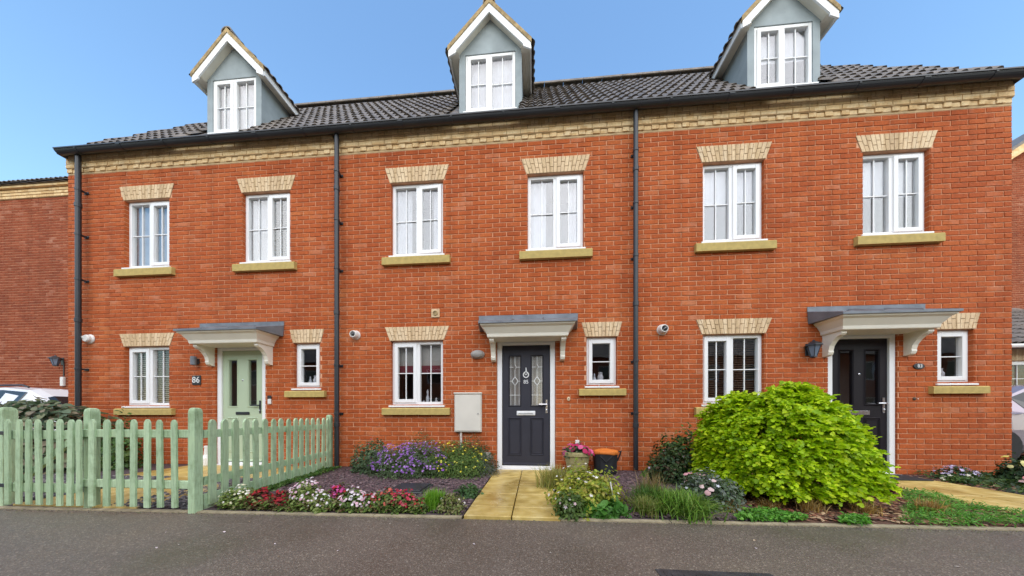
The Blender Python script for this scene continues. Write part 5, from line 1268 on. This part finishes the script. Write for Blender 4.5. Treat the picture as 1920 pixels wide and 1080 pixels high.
plant('rose_bush', 'grey green bush with pink rose in front of the lime shrub', 'shrub', (1.68, -1.68), .27, .26, .30, 3000, .036, [(.12, .18, .09), (.16, .21, .14), (.08, .13, .06), (.22, .25, .21)], 'oval', [(12, .042, [(.72, .36, .38), (.76, .45, .46), (.80, .60, .58)], 'cluster', (.55, 1.), (-.8, -.1)), (10, .04, [(.6, .62, .68)], 'flower')], None, 54, nst=6)
plant('green_shrub', 'dark green shrub against the wall beside the lime shrub', 'shrub', (2.05, -.42), .42, .30, .62, 2200, .055, midgreen + darkgreen, 'oval', None, None, 55, nst=7)
plant('green_shrub', 'mixed green shrub with red tinged leaves right of the downpipe', 'shrub', (1.78, -.72), .28, .24, .42, 1300, .048, darkgreen + [(.10, .07, .04), (.10, .14, .06)], 'oval', [(5, .045, [(.6, .5, .66)], 'flower')], None, 56, nst=5)
plant('bedding_plant', 'low bright green mound at the foot of the downpipe', 'plant', (1.72, -.38), .22, .16, .13, 700, .03, [(.10, .24, .03), (.13, .29, .04)], 'oval', None, None, 57, nst=4)
dry = [(.50, .32, .09), (.40, .24, .07), (.58, .42, .18), (.30, .18, .06)]
for i, (px_, py_, lab, hh) in enumerate(((1366, 962, 'dry straw coloured tuft beside the pink rose bush', .10), (1440, 955, 'small dry tuft under the middle of the lime shrub', .08), (1518, 962, 'dry golden tuft in the bark under the lime shrub', .12), (1618, 965, 'dry straw tuft near the right foot of the lime shrub', .10), (1745, 967, 'brown dry tuft among the green ground cover', .13))):
    x_, y_ = G(px_, py_); tuft('dry_tuft', lab, 'grass', (x_, y_), 220, hh * 1.25, .14, dry, .004, 'dry tufts in the bark bed', .5, 20 + i)
def area(poly):
    a = np.array(poly, float); lo, hi = a.min(0), a.max(0)
    def f(n):
        q = rng.uniform(lo, hi, (n * 3, 2)); ins = np.zeros(len(q), bool); j = len(a) - 1
        for i in range(len(a)):
            c_ = ((a[i, 1] > q[:, 1]) != (a[j, 1] > q[:, 1])) & (q[:, 0] < (a[j, 0] - a[i, 0]) * (q[:, 1] - a[i, 1]) / (a[j, 1] - a[i, 1] + 1e-12) + a[i, 0]); ins ^= c_; j = i
        return q[ins][:n]
    return f
gcv = [(.09, .27, .025), (.13, .36, .04), (.07, .20, .02), (.19, .42, .06)]
cover('ground_cover', 'bright green ground cover carpet between bark bed and right path', area([G(1690, 990), G(1700, 960), G(1690, 926), G(1760, 932), (4.2, -1.45), (4.2, -2.06)]), 3200, .04, gcv, .07, 'narrow')
cover('ground_cover', 'narrow green ground cover along the pavement below the lime shrub', area([G(1375, 981), G(1392, 966), G(1440, 962), G(1510, 976), G(1512, 984)]), 900, .03, gcv, .05)
cover('ground_cover', 'small green ground cover patch by the edging before the carpet', area([G(1570, 987), G(1580, 974), G(1625, 976), G(1630, 989)]), 350, .03, gcv, .04)
cover('ground_cover', 'dark green carpet of the bed beyond the right path', area([(5.3, -.75), (5.35, -.1), (6.85, -.08), (6.85, -1.3), (5.3, -1.5)]), 2200, .045, darkgreen + midgreen, .08)
plant('flowering_plant', 'low lilac flowering plant at the wall right of the black door', 'plant', (5.72, -.25), .22, .16, .17, 700, .034, darkgreen, 'oval', [(90, .036, [(.55, .46, .70), (.66, .58, .76)], 'flower', (.4, 1.))], 'plants beyond the right path', 61, nst=4)
plant('flowering_plant', 'upright dark green plant with pale yellow flowers near the wall corner', 'plant', (6.18, -.42), .17, .15, .33, 750, .045, darkgreen, 'oval', [(12, .062, [(.75, .66, .16), (.78, .72, .30)], 'cluster', (.55, 1.))], 'plants beyond the right path', 62, nst=4)
plant('flowering_plant', 'low green plant with yellow flowers right of the upright one', 'plant', (6.52, -.40), .22, .15, .20, 700, .04, midgreen, 'narrow', [(8, .05, [(.75, .66, .12)], 'cluster', (.5, 1.))], 'plants beyond the right path', 63, nst=4)
plant('flowering_plant', 'green plant with one pink flower head beyond the right path', 'plant', (5.95, -.80), .22, .16, .16, 650, .04, midgreen, 'oval', [(6, .06, [(.72, .30, .32), (.78, .55, .52)], 'cluster', (.5, 1.))], 'plants beyond the right path', 64, nst=4)
plant('flowering_plant', 'tiny white flowered plant beside the right path slabs', 'plant', (5.45, -.50), .16, .14, .10, 400, .03, midgreen, 'oval', [(9, .04, [(.8, .78, .62)], 'flower')], 'plants beyond the right path', 65, nst=3)
plant('green_shrub', 'bluish green shrub at the far corner of the terrace', 'shrub', (6.35, -.95), .36, .30, .33, 1300, .05, [(.04, .10, .05), (.06, .13, .07), (.05, .09, .05)], 'oval', None, 'plants beyond the right path', 66, nst=5)
plant('bedding_plant', 'dark red leaved plant where bark bed meets right path', 'plant', (4.02, -1.0), .14, .12, .09, 300, .035, [(.10, .02, .03), (.14, .03, .04)], 'oval', None, None, 67, nst=3)
# hedge behind the gate
HC = (-8.15, -.62, .0)
t = thing('hedge', 'grey green broad leaved hedge in front of the white car', 'hedge', HC)
P, o = dome_points(2600, HC, 1.15, .42, 1.05, 4., (.8, 1.03), 71, 0., .05); k = len(P)
leafcloud('foliage', P, o + np.array([0, -.2, .7]) + rng.normal(size=(k, 3)) * .4, o + np.array([.4, 0, -.2]) + rng.normal(size=(k, 3)) * .6, .115, [(.10, .15, .08), (.14, .19, .11), (.20, .22, .12), (.07, .11, .05), (.24, .19, .12), (.30, .25, .17)], 'oval', 'leaf', t, .3)
stems(t, HC, 8, .4, 1.0, rad=.012)
plant('green_shrub', 'small green shrub inside the fence under the left ground floor window', 'shrub', (-6.75, -.45), .34, .26, .86, 900, .06, midgreen, 'oval', None, None, 72, nst=6)

# ------------------------------------------------------------------ small things in the gardens
x_, y_ = .62, -.34
t = thing('flower_pot', 'khaki round tapered flower pot with ribbed rim beside the charcoal door', 'flower pot', (x_, y_, .027))
MB().lathe([(.12, .027), (.135, .05), (.160, .20), (.166, .205), (.166, .222), (.168, .228), (.180, .30), (.198, .305), (.200, .335), (.198, .36), (.172, .362), (.165, .31)], (x_, y_, 0), 28).build('pot', 'pot', t)
MB().lathe([(.168, .30), (.168, .325), (.02, .332)], (x_, y_, 0), 20).build('compost', 'bark', t)
plant('potted_flowers', 'pink and magenta flowers growing in the khaki pot', 'plant', (x_, y_, .31), .20, .17, .15, 420, .05, [(.08, .14, .05), (.14, .18, .10), (.05, .09, .04)], 'oval', [(26, .07, [(.60, .05, .20), (.70, .12, .30), (.45, .02, .10)], 'cluster', (.1, 1.))], None, 81, nst=4, rad=.003)
t = thing('plant_label', 'pale plastic marker standing in the khaki pot', 'plant label', (x_ + .02, y_ + .10, .31)); MB().cbox(x_ - .01, x_ + .05, y_ + .10, y_ + .108, .29, .52, .003).build('blade', 'white', t)
x_, y_ = 1.04, -.26
t = thing('garden_bag', 'black fabric tub bag with orange top beside the khaki flower pot', 'bag', (x_, y_, .027))
m = MB(); V = []; prof = [(.135, .027), (.15, .06), (.155, .20), (.165, .33), (.163, .345)]
for i, (r_, z_) in enumerate(prof):
    for k in range(12):
        a = 2 * math.pi * k / 12; sq = (abs(math.cos(a)) ** 4 + abs(math.sin(a)) ** 4) ** -.25; w = 1 + .03 * math.sin(k * 2.3 + i); V.append((x_ + r_ * sq * w * math.cos(a), y_ + .82 * r_ * sq * w * math.sin(a), z_))
m.add(V, [(12 * i + k, 12 * i + (k + 1) % 12, 12 * i + 12 + (k + 1) % 12, 12 * i + 12 + k) for i in range(len(prof) - 1) for k in range(12)] + [tuple(range(11, -1, -1))]); m.build('body', 'bagblack', t)
m = MB(); V = []; prof = [(.172, .325), (.178, .345), (.172, .365), (.13, .385), (.05, .392)]
for i, (r_, z_) in enumerate(prof):
    for k in range(12):
        a = 2 * math.pi * k / 12; sq = (abs(math.cos(a)) ** 4 + abs(math.sin(a)) ** 4) ** -.25; V.append((x_ + r_ * sq * math.cos(a), y_ + .82 * r_ * sq * math.sin(a), z_ + .008 * math.sin(k * 1.7 + i)))
m.add(V, [(12 * i + k, 12 * i + (k + 1) % 12, 12 * i + 12 + (k + 1) % 12, 12 * i + 12 + k) for i in range(len(prof) - 1) for k in range(12)] + [tuple(range(48, 60))]); m.build('orange_top', 'orange', t)
m = MB(); m.tube([(x_ + .17, y_ - .06, .35), (x_ + .215, y_ - .06, .372), (x_ + .20, y_ - .05, .31), (x_ + .165, y_ - .04, .22)], .012, 6); m.build('handle', 'bagblack', t)
m = MB(); m.tube([(x_ - .10, y_ - .135, .30), (x_ - .02, y_ - .15, .22), (x_ + .07, y_ - .135, .30)], .008, 5); m.build('handle', 'bagblack', t)
# drain cover on the slate
c4 = [G(716, 930), G(795, 936), G(808, 911), G(757, 911)]
t = thing('drain_cover', 'square black plastic drain cover lying in the slate chippings', 'drain cover', (sum(p[0] for p in c4) / 4, sum(p[1] for p in c4) / 4, .02))
xm, ym = t.location.x, t.location.y
MB().cbox(xm - .21, xm + .21, ym - .20, ym + .20, .0, .046, .008).build('frame', 'blackcover', t); MB().cbox(xm - .18, xm + .18, ym - .17, ym + .17, .047, .058, .004).build('lid', 'blackcover', t)
for s_ in (-1, 1): MB().lathe([(.014, 0), (.014, .004), (.006, .005)], (xm + s_ * .13, ym, .058), 8).build('screw', 'iron', t)
xa, ya = G(1228, 1068)
t = thing('manhole_cover', 'rectangular iron cover set in the asphalt pavement', 'manhole cover', (xa + .5, ya - .25, 0)); MB().cbox(xa, xa + .62, ya - .62, ya, -.03, .006, .003).build('frame', 'iron', t)
MB().cbox(xa + .03, xa + .59, ya - .59, ya - .03, -.02, .0095, .003).build('lid', 'iron', t)
for i in range(8):
    for j in range(8): MB().cbox(xa + .06 + i * .066, xa + .10 + i * .066, ya - .56 + j * .066, ya - .52 + j * .066, .009, .0125, .002).build('tread', 'iron', t)
t = thing('doormat', 'black doormat in front of the black door', 'doormat', (5.0, -.3, .03)); m = MB(); m.cbox(4.55, 5.18, -.46, -.08, .034, .048, .004); m.build('mat', 'bagblack', t)
x_, z_ = on_wall(389, 870, -.10)
t = thing('white_bottle', 'white pointed bottle standing beside the sage green door', 'bottle', (x_, -.12, .03)); MB().lathe([(.055, .03), (.065, .05), (.06, .16), (.03, .22), (.022, .34), (.03, .345), (.028, .37), (.005, .375)], (x_, -.12, 0), 14).build('body', 'white', t)
gx_ = rng.uniform(-5, 4.3, 1500); P0 = np.column_stack([gx_, np.array([edge_y(v) for v in gx_]) - np.abs(rng.normal(0, .035, 1500))])
base_ = np.array([(-1, -.7, 0), (1, -.6, 0), (.1, .9, 0), (0, 0, .9)]); V_ = base_[None] * rng.uniform(.002, .007, (1500, 1, 1)) * rng.uniform(.7, 1.3, (1500, 4, 3)); V_[:, :, :2] += P0[:, None]; V_[:, :, 2] += .001
o = npmesh('edge_grit', V_.reshape(-1, 3), (np.array([(0, 1, 3), (1, 2, 3), (2, 0, 3)])[None] + 4 * np.arange(1500)[:, None, None]).reshape(-1, 3), 'chips', col=np.repeat(np.array([(.14, .11, .08), (.22, .18, .12), (.08, .06, .045), (.12, .13, .05)])[rng.integers(0, 4, 1500)], 4, 0)); stuff(o, 'loose grit and crumbs of soil along the pavement edging', 'grit')
n = 26; P = np.column_stack([rng.uniform(-3, 4.5, n), rng.uniform(-3.2, -2.24, n), np.full(n, .006)])
o = leafcloud('fallen_petals', P, np.array([0, 0, 1.]) + rng.normal(size=(n, 3)) * .2, rng.normal(size=(n, 3)), .018, [(.75, .68, .62), (.6, .45, .3), (.7, .6, .62)], 'oval', 'petal', None); stuff(o, 'pale fallen petals scattered over the asphalt pavement', 'petals')

# ------------------------------------------------------------------ houses on the other side of the street (behind the camera; the windows mirror them)
for k, (xo, lab) in enumerate(((-16, 'plain brick house across the street facing the sage green door'), (-5, 'plain brick house across the street facing the charcoal door'), (6, 'plain brick house across the street facing the black door'), (17, 'plain brick house across the street facing the low garage'), (28, 'plain brick house across the street beyond the low garage'), (-27, 'plain brick house across the street beyond the white car'))):
    t = thing('opposite_house', lab, 'house', (xo, -22, 0), 'houses across the street')
    hs = [(xo - 4 + i * 3, xo - 4 + i * 3 + 1.3, z, z + 1.3) for i in range(3) for z in (1.0, 3.6)]
    slab_with_holes('wall', 'farbrick', t, xo - 5.2, xo + 5.2, -.1, 5.6, -19.0, -18.7, hs)
    for (a, b_, c, d_) in hs:
        f = MB(); frame_ring(f, a, b_, c, d_, .08, -18.86, -18.78); w_ = f.build('window', 'upvc', t); MB().box(a + .05, b_ - .05, -18.84, -18.83, c + .05, d_ - .05).build('pane', 'carglass', w_)
    MB().box(xo - 5.2, xo + 5.2, -26, -19.0, -.1, 5.5).build('side_wall', 'farbrick', t)
    MB().add([(xo - 5.4, -18.4, 5.5), (xo + 5.4, -18.4, 5.5), (xo + 5.4, -22.4, 8.8), (xo - 5.4, -22.4, 8.8), (xo - 5.4, -26.3, 5.5), (xo + 5.4, -26.3, 5.5)], [(0, 3, 2, 1), (3, 4, 5, 2), (0, 1, 5, 4), (0, 4, 3), (1, 2, 5)]).build('roof', 'tile', t)
